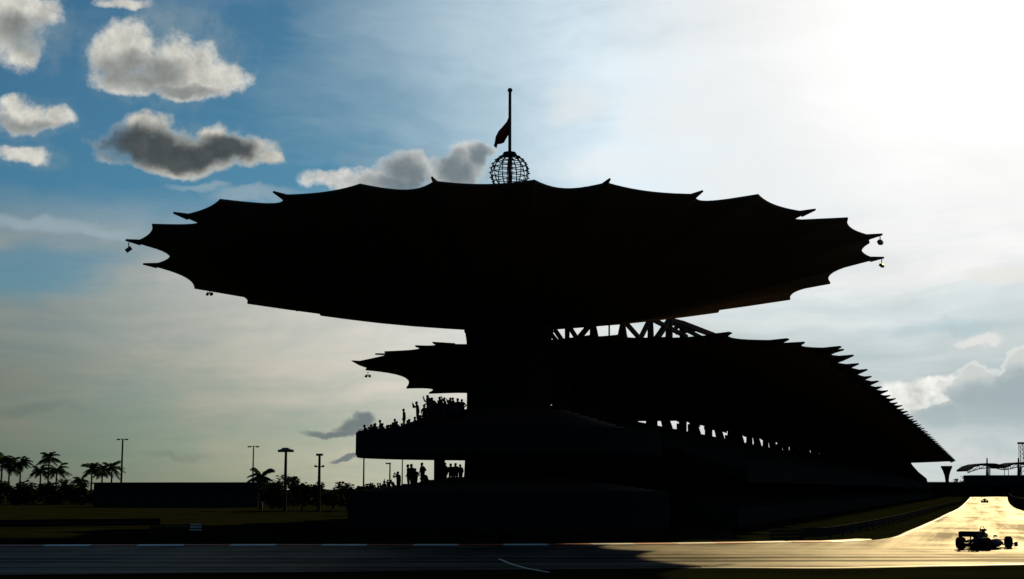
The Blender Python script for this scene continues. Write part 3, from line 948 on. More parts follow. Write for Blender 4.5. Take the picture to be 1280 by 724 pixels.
# ------------------------------------------------------------------ people
def skin_person(joints, edges, name, hair=True):
    me = bpy.data.meshes.new(name)
    me.from_pydata([j[0] for j in joints], edges, [])
    o = bpy.data.objects.new(name, me)
    C.objects.link(o)
    md = o.modifiers.new('skin', 'SKIN')
    md.use_smooth_shade = True
    for i, j in enumerate(joints):
        r = j[1] if isinstance(j[1], tuple) else (j[1], j[1])
        if r[0] > .03: r = (r[0] * 1.22, r[1] * 1.22)
        me.skin_vertices[0].data[i].radius = r
        me.skin_vertices[0].data[i].use_root = (i == 0)
    o.modifiers.new('sub', 'SUBSURF').levels = 1
    dg = bpy.context.evaluated_depsgraph_get()
    ev = bpy.data.meshes.new_from_object(o.evaluated_get(dg))
    bpy.data.objects.remove(o); bpy.data.meshes.remove(me)
    ev.name = name
    return ev
def make_body(kind):
    # x forward, y to the person's left, z up; feet on z = 0 (a seated figure sits on z = 0.42)
    J = []; E = []
    def j(p, r, parent=None):
        J.append((p, r)); i = len(J) - 1
        if parent is not None: E.append((parent, i))
        return i
    seat = kind.startswith('sit')
    lean = {'sit_lean': .22, 'crouch': .42, 'bend': .5, 'camera': .06}.get(kind, 0.03)
    hz = 0.53 if seat else (0.56 if kind == 'crouch' else 0.93)
    pel = j((0, 0, hz), (.15, .12))
    sp_ = j((lean * .35, 0, hz + .2), (.145, .105), pel)
    ch = j((lean * .8, 0, hz + .38), (.17, .12), sp_)
    nk = j((lean * 1.1 + .01, 0, hz + .53), .058, ch)
    jw = j((lean * 1.25 + .045, 0, hz + .61), (.068, .075), nk)
    sk_ = j((lean * 1.3 + .03, 0, hz + .70), (.082, .096), jw)
    j((lean * 1.3 + .01, 0, hz + .78), (.05, .06), sk_)
    for sd in (1, -1):
        sh = j((lean * .95, sd * .19, hz + .45), .068, ch)
        if kind == 'hips': el_, ha = (lean - .06, sd * .40, hz + .20), (lean + .1, sd * .19, hz + .06)
        elif kind == 'camera': el_, ha = (lean + .2, sd * .33, hz + .30), (lean + .30, sd * .07, hz + .60)
        elif kind == 'raised' and sd == 1: el_, ha = (lean + .2, sd * .36, hz + .52), (lean + .28, sd * .30, hz + .80)
        elif kind == 'crouch': el_, ha = (lean + .18, sd * .24, hz + .20), (lean + .34, sd * .10, hz + .14)
        elif kind == 'bend': el_, ha = (lean + .18, sd * .24, hz + .18), (lean + .36, sd * .14, hz + .06)
        elif seat: el_, ha = (lean + .08, sd * .27, hz + .19), (lean + .30, sd * .12, hz + .12)
        else: el_, ha = (lean - .04, sd * .26, hz + .18), (lean + .06, sd * .26, hz - .06)
        e_ = j(el_, .048, sh)
        w_ = j(ha, .032, e_)
        d_ = (Vector(ha) - Vector(el_)).normalized()
        pm = Vector(ha) + d_ * .07
        p_ = j(tuple(pm), (.038, .026), w_)
        side = d_.cross(Vector((1, 0.1, 0.2))).normalized()
        for q in range(4):
            o_ = side * (.024 * (q - 1.5))
            f1 = j(tuple(pm + d_ * .045 + o_), .010, p_)
            j(tuple(pm + d_ * (.085 - .008 * abs(q - 1.3)) + o_ * 1.1 + Vector((.012, 0, 0))), .008, f1)
        j(tuple(pm - d_ * .01 + side * .062 + Vector((.02, 0, 0))), .011, p_)
        if seat: kn, an = (.42, sd * .13, hz - .03), (.44, sd * .12, .09)
        elif kind == 'crouch': kn, an = (.38, sd * .17, .50), (.06, sd * .13, .09)
        else: kn, an = (.03, sd * .11, .50), (-.02, sd * .12, .09)
        hp = j((0.01, sd * .095, hz - .06), .098, pel)
        k_ = j(kn, .062, hp)
        a_ = j(an, .042, k_)
        h_ = j((an[0] + .03, an[1], .045), .044, a_)
        j((an[0] + .19, an[1] + sd * .02, .032), (.042, .03), h_)
    me = skin_person(J, E, 'person_body')
    me.materials.clear()
    for m_ in (M['skin'], M['trousers'], SHIRTS[0]): me.materials.append(m_)
    hd = hz + .52
    head = Vector(J[sk_][0])
    for p in me.polygons:
        c = p.center
        if c.z > hz + .52 and abs(c.y) < .12 and (c - head).length < .25: p.material_index = 0
        elif c.z < .1 or (c.z < hz + .04 and not (abs(c.y) > .2 and not seat)): p.material_index = 1
        else: p.material_index = 2
        p.use_smooth = True
    # hair
    hm = MB()
    prof = [(0.0, .105), (.045, .098), (.078, .07), (.094, .03), (.095, -.02), (.085, -.06)]
    hm.lathe(prof, tuple(head + Vector((-.012, 0, .012))), 14)
    hair = hm.mesh('hair', M['hair'], True)
    top = head.z + .105
    return me, hair, top
KINDS = ['stand', 'hips', 'camera', 'raised', 'sit', 'sit_lean', 'crouch', 'bend']
BODY = {}
for k_ in KINDS:
    me_, hr_, top_ = make_body(k_)
    variants = [me_]
    for s_ in SHIRTS[1:]:
        c_ = me_.copy(); c_.materials[2] = s_; variants.append(c_)
    BODY[k_] = (variants, hr_, top_)
def person(kind, loc, face, scale, label, group, shirt=0):
    vs, hr, top = BODY[kind]
    root = empty('person', loc, label, 'person', group, face)
    root.scale = (scale * 1.18, scale * 1.18, scale)
    obj('body', vs[shirt % len(vs)], root)
    obj('hair', hr, root)
    return root
def place_on_tier(kind, u, v, tier, label, group, shirt=0, face=None):
    r = ray(u, v)
    top = BODY[kind][2]
    best = None
    for i in range(340):
        Y = 122 + 0.08 * i
        p = EYE + r * (Y / r.y)
        rad = math.hypot(p.x - HUB.x, p.y - HUB.y)
        if not (5.0 < rad < tier['rf'] - .45): continue
        if math.degrees(math.atan2(p.y - HUB.y, p.x - HUB.x)) % 360 < 130: continue
        fz = floor_z(tier, rad)
        sc = (p.z - fz) / top
        cost = abs(sc - 1.06) + 0.004 * abs(Y - 136)
        if best is None or cost < best[0]: best = (cost, p, fz, sc, rad)
    _, p, fz, sc, rad = best
    sc = max(0.86, min(1.2, sc))
    if face is None:
        face = math.atan2(p.y - HUB.y, p.x - HUB.x) + random.uniform(-.5, .5)
    return person(kind, (p.x, p.y, fz), face, sc, label, group, shirt)
GU, GL = 'spectators on the upper deck', 'spectators on the lower deck'
up_people = [
    ('sit', 457, 536, 'spectator at the far left end of the upper deck, head just over the corner'),
    ('sit_lean', 460.5, 531, 'seated spectator second from the left end of the upper deck'),
    ('sit', 465, 530.5, 'seated spectator third from the left end of the upper deck'),
    ('sit', 470, 529, 'seated spectator on the upper deck just left of the taller seated head'),
    ('sit', 476, 525, 'tallest of the seated spectators near the upper deck left end'),
    ('sit_lean', 482, 530.5, 'seated spectator on the upper deck just right of the taller seated head'),
    ('sit', 489, 530.5, 'low seated spectator in the middle of the upper deck row'),
    ('sit', 494.5, 523.5, 'spectator sitting high on the upper deck left of the lone standing figure'),
    ('sit_lean', 499, 527, 'seated spectator on the upper deck right beside the lone standing figure'),
    ('stand', 505.5, 511, 'lone standing spectator with arms hanging, clear against sky on the upper deck'),
    ('sit', 512, 524, 'seated spectator right behind the lone standing figure on the upper deck'),
    ('sit_lean', 516.5, 524, 'seated spectator between the two standing figures of the upper deck'),
    ('camera', 522.5, 502, 'standing spectator raising a hand-held thing to the face on the upper deck'),
    ('hips', 531, 506, 'spectator standing under the roof edge right of the one with raised hands'),
    ('raised', 535.5, 493, 'spectator standing high under the roof edge with one arm up'),
    ('bend', 547, 494, 'spectator leaning forward high on the upper deck under the roof'),
    ('stand', 553, 499, 'spectator in shade under the roof next to the leaning one'),
    ('sit', 559, 505, 'seated spectator in the shade below the roof near the pillar'),
    ('stand', 567, 497, 'spectator standing nearest the pillar but one on the upper deck'),
    ('hips', 578, 499, 'spectator standing nearest the pillar on the upper deck'),
    ('sit', 540, 512, 'seated spectator below the one with an arm up'),
    ('sit', 527, 519, 'seated spectator at the feet of the one with raised hands')]
up_people += [
    ('stand', 540.5, 497, 'spectator standing just right of the one with an arm up on the upper deck'),
    ('hips', 562, 500, 'broad spectator in shade, elbows out, mid-way between leaning one and pillar'),
    ('stand', 573, 498, 'spectator standing third from the pillar on the upper deck'),
    ('sit', 549, 509, 'seated spectator at the feet of the leaning one'),
    ('sit_lean', 568, 506, 'seated spectator in the shade in front of those next to the pillar'),
    ('sit', 535, 516, 'seated spectator a row below the one with an arm up'),
    ('sit', 486, 531, 'seated spectator between the two low heads of the upper deck front'),
    ('sit_lean', 473, 529.5, 'seated spectator half hidden at the left of the taller seated head'),
    ('sit', 503, 529, 'seated spectator at the feet of the lone standing figure'),
    ('sit', 580, 508, 'seated spectator low beside the pillar on the upper deck')]
for u, v, lab in ((462.5, 533.5, 'low head at the rail between the second and third seated spectators'), (467.5, 532.5, 'low head at the rail between the third and fourth seated spectators'),
                  (479, 529, 'head just right of the taller seated one on the upper deck'), (484.5, 531.5, 'low head at the rail left of the middle of the upper deck row'),
                  (492, 528, 'head peering over between two seated spectators in the middle of the row'), (496.8, 526.5, 'head close behind the spectator sitting high on the upper deck'),
                  (510, 525.5, 'low head close to the lone standing figure, on its right'), (519.5, 521, 'head at hip height of the standing figure with raised hands, on the left'),
                  (525.5, 519, 'head at hip height of the standing figure with raised hands, on the right')):
    up_people.append(('sit', u, v, lab))
for kd, u, v, lab in (('stand', 538, 498, 'shaded spectator half behind the one with an arm up'), ('hips', 544, 501, 'shaded spectator standing just left of the leaning one'),
                      ('stand', 550.5, 496, 'tall shaded spectator touching the shoulder of the leaning one'), ('raised', 556.5, 497, 'shaded spectator with an arm up close under the roof'),
                      ('camera', 564.5, 497, 'shaded spectator with raised hands fourth from the pillar'), ('stand', 570, 503, 'shorter shaded spectator second from the pillar, in the lower row'),
                      ('sit', 533, 511, 'seated spectator between the raised-hands figure and the roof edge'), ('sit', 555, 509, 'seated shaded spectator in the middle of the covered rows'),
                      ('sit', 575, 507, 'seated shaded spectator a row below those next to the pillar')):
    up_people.append((kd, u, v, lab))
for i, (kd, u, v, lab) in enumerate(up_people):
    place_on_tier(kd, u, v, UP, lab, GU, i % 4)
lo_people = [
    ('sit', 473, 607.5, 'lowest seated spectator at the left end of the lower deck'),
    ('sit_lean', 477.5, 606.5, 'second seated spectator from the left on the lower deck'),
    ('sit', 481, 601, 'spectator sitting with bent arms left of a pair of heads on the lower deck'),
    ('raised', 485.5, 601, 'spectator with one arm up near the left end of the lower deck'),
    ('bend', 493, 601.5, 'spectator bending forward on the lower deck beside a standing figure'),
    ('camera', 498.7, 589.5, 'standing spectator with hands to the chest at the left of the lower deck'),
    ('stand', 511, 580.5, 'left one of two spectators standing close together under the upper deck'),
    ('stand', 515.3, 580, 'right one of two spectators standing close together under the upper deck'),
    ('hips', 519.8, 585.5, 'shorter spectator standing just right of the close pair under the upper deck'),
    ('hips', 528.5, 575.7, 'spectator with hands on hips standing clear of the others under the upper deck'),
    ('crouch', 534, 590, 'spectator crouching just left of the round column'),
    ('stand', 557.5, 578.5, 'spectator standing against the right side of the round column'),
    ('stand', 564, 579.5, 'spectator standing first right of the round column gap'),
    ('hips', 570, 579, 'spectator second from the pillar on the lower deck'),
    ('stand', 576, 580.5, 'spectator standing next to the pillar on the lower deck')]
for i, (kd, u, v, lab) in enumerate(lo_people):
    place_on_tier(kd, u, v, LO, lab, GL, (i + 1) % 4)
# a few on the gangway at the top of the long wing
ORD = ['first', 'second', 'third', 'fourth', 'fifth', 'sixth', 'seventh', 'eighth', 'ninth', 'tenth', 'eleventh', 'twelfth'] + ['%dth' % k for k in range(13, 21)] + ['21st', '22nd', '23rd', '24th']
for i in range(24):
    s_ = 92 + i * 12.5 + random.uniform(-4, 4)
    p_ = stand(s_, 2.2, 11.8)
    person(random.choice(['stand', 'hips', 'camera']), p_, random.uniform(-.6, .9), 1.05,
           ORD[i] + ' spectator from the pillar in the row against the bright gaps under the wing roof', 'spectators on the top gangway', i % 4)

# ------------------------------------------------------------------ racing car
def wheel_meshes(w, rad=.335):
    t = MB()
    prof = [(.23, -w / 2), (rad - .03, -w / 2), (rad, -w / 2 + .05), (rad, w / 2 - .05), (rad - .03, w / 2), (.23, w / 2), (.23, -w / 2)]
    t.lathe(prof, (0, 0, 0), 24)
    q = Matrix.Rotation(math.pi / 2, 4, 'X')
    tm = t.mesh('tyre', M['tyre'], True); tm.transform(q)
    r_ = MB()
    r_.lathe([(0, -w * .42), (.07, -w * .42), (.09, -w * .2), (.228, -w * .32), (.228, w * .32), (.09, w * .2), (.07, w * .42), (0, w * .42)], (0, 0, 0), 16)
    rm = r_.mesh('rim', M['black_paint']); rm.transform(q)
    return tm, rm
def loft(sections):                # sections: (x, half width, z low, z high, top width factor)
    m_ = MB(); vs = []; fs = []
    n = 10
    for (x, hw, z0, z1, tf) in sections:
        for i in range(n):
            a = 2 * math.pi * i / n
            cy, cz = math.cos(a), math.sin(a)
            sy = math.copysign(abs(cy) ** .6, cy); sz = math.copysign(abs(cz) ** .6, cz)
            wv_ = hw * (tf if sz > 0 else 1.0) if abs(sz) > .3 else hw * (1 + tf) / 2
            vs.append((x, sy * wv_, (z0 + z1) / 2 + sz * (z1 - z0) / 2))
    for k in range(len(sections) - 1):
        for i in range(n):
            fs.append((k * n + i, k * n + (i + 1) % n, (k + 1) * n + (i + 1) % n, (k + 1) * n + i))
    fs += [tuple(range(n))[::-1], tuple(range((len(sections) - 1) * n, len(sections) * n))]
    return m_.add(vs, fs)
def racing_car(loc, heading, label):
    root = empty('racing_car', loc, label, 'racing car', 'racing cars on the track', heading)
    body = loft([(-2.15, .10, .22, .42, .8), (-1.5, .26, .12, .62, .5), (-.9, .36, .10, .86, .42), (-.35, .40, .08, 1.03, .36), (-.12, .40, .08, 1.02, .38), (-.05, .40, .08, .66, .7), (.5, .42, .09, .60, .7), (1.0, .33, .12, .60, .7), (1.6, .24, .16, .56, .75), (2.3, .15, .2, .42, .8), (2.62, .09, .22, .32, .9)]).build('body', M['blue_paint'], root, True)
    MB().box((-.12, 0, 1.04), (.16, .34, .12)).build('camera_pod', M['black_paint'], body)
    MB().box((-1.0, 0, .82), (1.25, .06, .34)).build('engine_cover_fin', M['blue_paint'], body)
    for sd in (1, -1):
        loft([(-1.45, .10, .12, .40, .6), (-.8, .26, .09, .54, .7), (-.1, .32, .09, .60, .8), (.42, .30, .12, .58, .9), (.5, .26, .16, .54, .9)]).build('sidepod', M['blue_paint'], root, True).location = (0, sd * .52, 0)
        MB().box((.62, sd * .40, .70), (.06, .20, .10)).bar((.62, sd * .34, .68), (.55, sd * .26, .52), .022).build('mirror', M['black_paint'], body)
    MB().box((-.1, 0, .065), (3.4, 1.35, .03)).build('floor', M['black_paint'], root)
    rw = MB().box((-2.12, 0, .92), (.34, 1.0, .035), Matrix.Rotation(R(-14), 3, 'Y')).box((-2.26, 0, .86), (.34, 1.0, .03), Matrix.Rotation(R(-55), 3, 'Y')).box((-2.15, 0, .36), (.25, .9, .03)).build('rear_wing', M['blue_paint'], root)
    for sd in (1, -1):
        MB().box((-2.15, sd * .51, .68), (.50, .025, .62)).build('endplate', M['blue_paint'], rw)
    MB().box((-2.0, 0, .6), (.07, .05, .62)).build('pylon', M['black_paint'], rw)
    fw = MB().box((2.55, 0, .13), (.42, 1.75, .03), Matrix.Rotation(R(4), 3, 'Y')).box((2.40, .55, .22), (.2, .6, .025), Matrix.Rotation(R(18), 3, 'Y')).box((2.40, -.55, .22), (.2, .6, .025), Matrix.Rotation(R(18), 3, 'Y')).build('front_wing', M['blue_paint'], root)
    for sd in (1, -1):
        MB().box((2.45, sd * .89, .2), (.5, .03, .26)).build('endplate', M['blue_paint'], fw)
        MB().bar((2.5, sd * .12, .15), (2.45, sd * .12, .3), .03).build('pylon', M['black_paint'], fw)
    tF, rF = wheel_meshes(.30); tR, rR = wheel_meshes(.39)
    for x, y, tm, rm, lx in ((1.62, .76, tF, rF, 1.3), (1.62, -.76, tF, rF, 1.3), (-1.62, .72, tR, rR, -1.2), (-1.62, -.72, tR, rR, -1.2)):
        w = empty('wheel', (x, y, .335)); w.parent = root
        obj('tyre', tm, w); obj('rim', rm, w)
        sgn = 1 if y > 0 else -1
        m_ = MB()
        for (dx, z0, z1) in ((-.3, .22, .24), (.3, .22, .24), (-.25, .48, .44), (.25, .48, .44)):
            m_.bar((lx + dx, sgn * .2, z1), (x, y - sgn * .12, z0), .022)
        m_.build('suspension', M['black_paint'], root)
    hp = MB(); hp.lathe([(0, .13), (.07, .115), (.12, .06), (.125, -.02), (.10, -.1), (.06, -.13), (0, -.13)], (0, 0, 0), 14)
    driver = hp.build('driver_helmet', M['red'], root, True); driver.location = (.22, 0, .74)
    MB().box((.105, 0, .02), (.06, .17, .07)).build('visor', M['glass'], driver)
    m_ = MB()
    m_.tube([(-.28, .14, .9), (-.26, .13, 1.1), (-.24, .06, 1.22), (-.24, -.06, 1.22), (-.26, -.13, 1.1), (-.28, -.14, .9)], .022, 6)
    m_.build('roll_hoop', M['black_paint'], root)
    MB().bar((-2.25, 0, .32), (-2.25, 0, .42), .04).build('rain_light', M['red'], root)
    return root
cp = at_z(1231, 686.2, 0.0)
car = racing_car((cp.x, cp.y, 0.014), R(90 - 39), 'dark racing car with rear wing side-on in the lit bend, nose to the right')
car.scale = (1.06, 1.06, 1.06)
c2 = copy_tree(car)
cq = at_z(1231, 628.6, 0.0)
c2.location = (cq.x, cq.y, 0.014)
c2.rotation_euler.z = R(90 - 18.5)
c2.scale = (1, 1, 1)
c2['label'] = 'tiny distant racing car far down the bright straight'

# ------------------------------------------------------------------ barriers
def armco(name, pts, label, h=0.85, step=4.0):
    root = empty(name, pts[0], label, 'barrier')
    o_ = pts[0]
    ln = [p - o_ for p in pts]
    for z in (h - .18, h - .52):
        m_ = MB(); vs = []; fs = []
        prof = [(0.0, -.165), (.07, -.10), (.0, -.03), (.0, .03), (.07, .10), (.0, .165), (-.05, .165), (-.05, -.165)]
        for i, p in enumerate(ln):
            t = ln[min(i + 1, len(ln) - 1)] - ln[max(i - 1, 0)]; t.z = 0; t.normalize()
            nrm = Vector((t.y, -t.x, 0))
            for a, b in prof: vs.append(p + nrm * a + Vector((0, 0, z + b)))
        k = len(prof)
        for i in range(len(ln) - 1):
            for q in range(k): fs.append((i * k + q, i * k + (q + 1) % k, (i + 1) * k + (q + 1) % k, (i + 1) * k + q))
        m_.add(vs, fs).build('rail', M['rail'], root)
    for p in walk(ln, step):
        MB().box(p + Vector((0, 0, h / 2)), (.12, .12, h)).build('post', M['steel'], root)
    return root
bl = smooth_line([gp(1003, 675, 0), gp(1035, 673, 0), gp(1075, 665.5, 0), gp(1117, 655, 0), gp(1150, 645, 0), gp(1180, 635.5, 0), gp(1202, 629, 0), gp(1210, 621.5, 0)], 8)
armco('guard_rail', bl, 'steel guard rail curving along the left edge of the bright straight', step=5.0)
# framed boards before the rail starts
def board_fence(name, a, b, n, h, label, m_, rows=3, tilt=0.0):
    root = empty(name, a, label, 'barrier')
    L = b - a; t = L.normalized(); rz = math.atan2(t.y, t.x)
    q = Matrix.Rotation(rz, 3, 'Z') @ Matrix.Rotation(tilt, 3, 'X')
    for i in range(n + 1):
        MB().box(L * (i / n) + Vector((0, 0, h / 2)), (.08, .08, h)).build('post', M['steel'], root)
    for i in range(n):
        for r_ in range(rows):
            c = L * ((i + .5) / n) + Vector((0, 0, h * (r_ + .6) / rows)) - Vector((-t.y, t.x, 0)) * .06
            MB().box(c, (L.length / n - .1, .03, h / rows * .78), q).build('board', m_, root)
    return root
board_fence('board_barrier', gp(963, 676.3, 0), gp(1001, 675.2, 0), 2, 0.75, 'low board barrier with posts at the near end of the curving guard rail', M['frame'])
board_fence('board_barrier', gp(893, 676.5, 0), gp(913, 676.3, 0), 1, 0.62, 'single dark board standing behind the kerb left of the longer board barrier', M['frame'], 1)
board_fence('board_barrier', gp(188, 664.8, 0), gp(235, 664.4, 0), 3, 0.62, 'dull slatted barrier at the left of the infield, left of the bright white one', M['frame'], 3, R(-40))
board_fence('board_barrier', gp(236.5, 664.4, 0), gp(253, 664.3, 0), 1, 0.68, 'short slatted barrier, its bright highlight painted white, at the left of the infield', M['white'], 3, R(-62))  # end bay painted white to stand in for a highlight on the slats
# low rail along the far left straight
armco('guard_rail', [gp(-60 + 10 * i, 661.5 - 0.12 * i, 0) for i in range(27)], 'long low guard rail across the dark infield at left', 0.8)
# right-hand wall of the straight
def wall_line(name, pts, h, th, label, cat, m_):
    vs = []; fs = []
    for i, p in enumerate(pts):
        t = pts[min(i + 1, len(pts) - 1)] - pts[max(i - 1, 0)]; t.z = 0; t.normalize()
        nrm = Vector((t.y, -t.x, 0))
        for a, b in ((0, 0), (th, 0), (th, h), (0, h)):
            q_ = p + nrm * a; vs.append((q_.x, q_.y, b))
    for i in range(len(pts) - 1):
        for q in range(4): fs.append((i * 4 + q, i * 4 + (q + 1) % 4, (i + 1) * 4 + (q + 1) % 4, (i + 1) * 4 + q))
    fs += [(0, 1, 2, 3), tuple(len(vs) - 4 + i for i in (3, 2, 1, 0))]
    return tag(MB().add(vs, fs).build(name, m_), label, cat)
wall_line('pit_wall', [gp(1288, 641, 0), gp(1276, 636, 0), gp(1264, 629.5, 0), gp(1261, 621.5, 0)], 1.9, .4, 'dark concrete wall bordering the right side of the bright straight', 'wall', M['concrete'])

# ------------------------------------------------------------------ left background
def box_building(name, a, b, depth, h, label, cat, rows):
    root = empty(name, a, label, cat)
    L = b - a; t = L.normalized(); nrm = Vector((-t.y, t.x, 0))
    MB().prism([(0, 0, 0), L, L + Vector((0, 0, h - .3)), Vector((0, 0, h - .3))], nrm * depth).build('wall', M['concrete'], root)
    MB().prism([-t * .4 - nrm * .5 + Vector((0, 0, h - .29)), L + t * .4 - nrm * .5 + Vector((0, 0, h - .29)), L + t * .4 - nrm * .5 + Vector((0, 0, h)), -t * .4 - nrm * .5 + Vector((0, 0, h))], nrm * (depth + 1)).build('roof', M['steel'], root)
    n = int(L.length / 4)
    for i in range(n):
        c = t * (L.length * (i + .5) / n) - nrm * .03
        MB().prism([c - t * 1.2 + Vector((0, 0, 1.2)), c + t * 1.2 + Vector((0, 0, 1.2)), c + t * 1.2 + Vector((0, 0, 2.6)), c - t * 1.2 + Vector((0, 0, 2.6))], nrm * .05).build('window', M['glass'], root)
    return root
a_ = at(117, 612, 300); b_ = at(322, 612, 290); a_.z = b_.z = 0
box_building('long_building', a_, b_, 12, at(200, 603, 295).z, 'long low flat-roofed building between the palms and the shrubs', 'building', 1)

def palm(u, v, Y, size, label, base_lean=0.0, n=24):
    size *= 1.3
    top = at(u, v, Y)
    rr = random.Random(int(u * 7 + v))
    foot = Vector((top.x + base_lean, top.y, 0))
    root = empty('palm_tree', foot, label, 'palm tree', 'palm trees')
    tp = top - foot
    pts = [Vector((tp.x * t * t, 0, tp.z * t)) for t in [i / 6 for i in range(7)]]
    MB().tube(pts, [.32 - .14 * i / 6 for i in range(7)], 7).build('trunk', M['trunk'], root, True)
    cr = MB()
    for k in range(n):
        a = 2 * math.pi * k / n + rr.uniform(-.25, .25)
        up = rr.uniform(-.45, 1.3)
        L = size * rr.uniform(.85, 1.15)
        prev = None
        segs = 7
        dirv = Vector((math.cos(a), math.sin(a), 0))
        ptsf = []
        for i in range(segs + 1):
            t = i / segs
            ptsf.append(tp + dirv * (L * t * math.cos(up * .6)) + Vector((0, 0, L * (up * t - (.42 + .25 * (up > .2)) * t * t))))
        cr.tube(ptsf, [.05 - .04 * i / segs for i in range(segs + 1)], 3)
        sd = Vector((-dirv.y, dirv.x, 0))
        for i in range(1, segs * 2 + 1):
            t = i / (segs * 2)
            j0 = min(int(t * segs), segs - 1)
            p = ptsf[j0].lerp(ptsf[j0 + 1], t * segs - j0)
            ll = L * .36 * math.sin(math.pi * (.15 + .8 * t)) + .12
            tn = (ptsf[j0 + 1] - ptsf[j0]).normalized()
            for sg in (1, -1):
                e = p + sd * sg * ll * .75 + tn * ll * .55 - Vector((0, 0, ll * rr.uniform(.25, .6)))
                cr.add([p - tn * .21, p + tn * .21, e], [(0, 1, 2)])
    cr.build('crown', M['frond'], root)
    return root
palms = [(3, 573, 390, 3.2, 'palm cut by the left edge of the photo'), (12, 580, 400, 2.8, 'palm close beside the leftmost one'), (26, 579, 395, 2.6, 'palm standing third from the left edge'),
         (51, 588, 385, 2.3, 'shorter palm left of the tallest one'), (61.5, 572, 400, 2.6, 'tallest palm with its crown above its neighbours'), (71, 587, 380, 2.7, 'palm with a wide drooping crown right of the tallest one'),
         (101, 601, 360, 2.0, 'shortest palm barely over the hedge'), (115, 586, 380, 2.3, 'slim palm at the left end of the long building'), (128, 588, 390, 2.4, 'palm left of the lamp post, middle of its trio'), (140, 585, 395, 2.6, 'palm right beside the first tall lamp post'),
         (327, 596, 250, 1.9, 'small spiky palm at the right end of the long building')]
for p in palms: palm(*p)

def leafy(name, loc, w, h, label, cat, group, leaves, trunk=True, leaf=.35):
    rr = random.Random(int(loc.x * 13 + loc.y * 3))
    root = empty(name, loc, label, cat, group)
    if trunk:
        t_ = MB()
        t_.tube([(0, 0, 0), (.1, 0, h * .3), (0, .05, h * .6)], [.05 * h ** .7, .04 * h ** .7, .02 * h ** .7], 6)
        for k in range(5):
            a = rr.uniform(0, 6.28)
            t_.bar((0.05, 0, h * .35), (w * .33 * math.cos(a), w * .33 * math.sin(a), h * rr.uniform(.55, .85)), .025 * h ** .7, .01)
        t_.build('trunk', M['trunk'], root)
    cr = MB()
    cl = [(rr.uniform(-.36, .36) * w, rr.uniform(-.36, .36) * w, rr.uniform(.28 if trunk else .15, .84) * h, rr.uniform(.16, .30) * min(w, h)) for _ in range(9)]
    for i in range(leaves):
        cx_, cy_, cz_, cr_ = rr.choice(cl)
        dv = Vector((rr.gauss(0, 1), rr.gauss(0, 1), rr.gauss(0, 1))).normalized() * cr_ * rr.uniform(.35, 1.1)
        p = Vector((cx_, cy_, max(.1, cz_))) + dv
        p.z = max(.08, p.z)
        q = Matrix.Rotation(rr.uniform(0, 6.28), 3, 'Z') @ Matrix.Rotation(rr.uniform(-1.2, 1.2), 3, 'X')
        s_ = leaf * rr.uniform(.6, 1.3)
        cr.add([p + q @ Vector(c_) * s_ for c_ in ((-.5, 0, 0), (0, .28, .06), (.6, 0, 0), (0, -.28, .06))], [(0, 1, 2, 3)])
    cr.build('crown', M['leaf'], root)
    return root
bushes = [(341, 602, 235, 4.6, 'rounded shrub between the small palm and the middle lamp posts'), (357, 598.5, 245, 5.6, 'tree at the foot of the lamp post with the disc head'), (378, 606, 240, 4.2, 'shrub midway between two middle lamp posts'), (397, 604.5, 245, 4.4, 'shrub at the foot of the two-tier lamp post'),
          (416, 607.5, 240, 4.2, 'low shrub right of the two-tier lamp post'), (434, 608, 250, 4.0, 'shrub left of the lamp post beside the deck'), (450, 609, 240, 3.6, 'low shrub at the foot of the lamp post beside the deck'), (467, 609, 200, 3.2, 'low shrub under the left edge of the upper deck')]
for (u, v, Y, w, lab) in bushes:
    p = at(u, v, Y)
    leafy('shrub', Vector((p.x, p.y, 0)), w, p.z * 1.08, lab, 'shrub', 'trees and shrubs left of the grandstand', 1500, True, .55)
HEDGE = ['hedge bush cut by the left edge of the photo', 'hedge bush below the leftmost palm', 'hedge bush below the third palm', 'hedge bush in the gap left of the shorter palm',
         'hedge bush below the tallest palm', 'hedge bush right of the wide drooping palm', 'hedge bush left of the shortest palm', 'hedge bush hiding the foot of the shortest palm', 'last hedge bush before the long building']
for i, (u, v) in enumerate(((-8, 601), (8, 603), (24, 604), (40, 602), (56, 604), (74, 604), (86, 603), (98, 606), (110, 607))):
    p = at(u, v, 340)
    leafy('hedge_bush', Vector((p.x, p.y, 0)), 6.5, p.z * 1.06, HEDGE[i], 'bush', 'hedge under the palms', 1500, False, .7)

def lamp(u, v, Y, kind, label, r=.14):
    top = at(u, v, Y)
    root = empty('lamp_post', (top.x, top.y, 0), label, 'lamp post', 'lamp posts')
    h = top.z
    MB().bar((0, 0, 0), (0, 0, h), r * 1.5, r, 8).build('pole', M['steel'], root)
    if kind == 'double':
        MB().box((0, 0, h), (2.3, .12, .12)).build('crossarm', M['steel'], root)
        for sx in (-.85, .85):
            MB().box((sx, 0, h - .1), (.7, .5, .22)).build('lamp_head', M['lamp'], root)
    elif kind == 'disc':
        MB().lathe([(0, .35), (.5, .35), (.9, .1), (.9, -.15), (.3, -.35), (0, -.35)], (0, 0, h), 14).build('lamp_ring', M['lamp'], root)
        for sx in (-1.0, -.5, .5, 1.0):
            MB().box((sx, 0, h - .15), (.5, .6, .4)).build('lamp_head', M['lamp'], root)
    elif kind == 'tier':
        MB().box((0, 0, h), (1.1, .3, .35)).build('lamp_head', M['lamp'], root)
        MB().box((0, 0, h - 1.9), (1.5, .3, .16)).build('crossarm', M['steel'], root)
        for sx in (-.6, .6):
            MB().box((sx, 0, h - 1.8), (.35, .4, .3)).build('lamp_head', M['lamp'], root)
    else:
        MB().box((-.25, 0, h - .05), (.8, .3, .2)).build('lamp_head', M['lamp'], root)
    return root
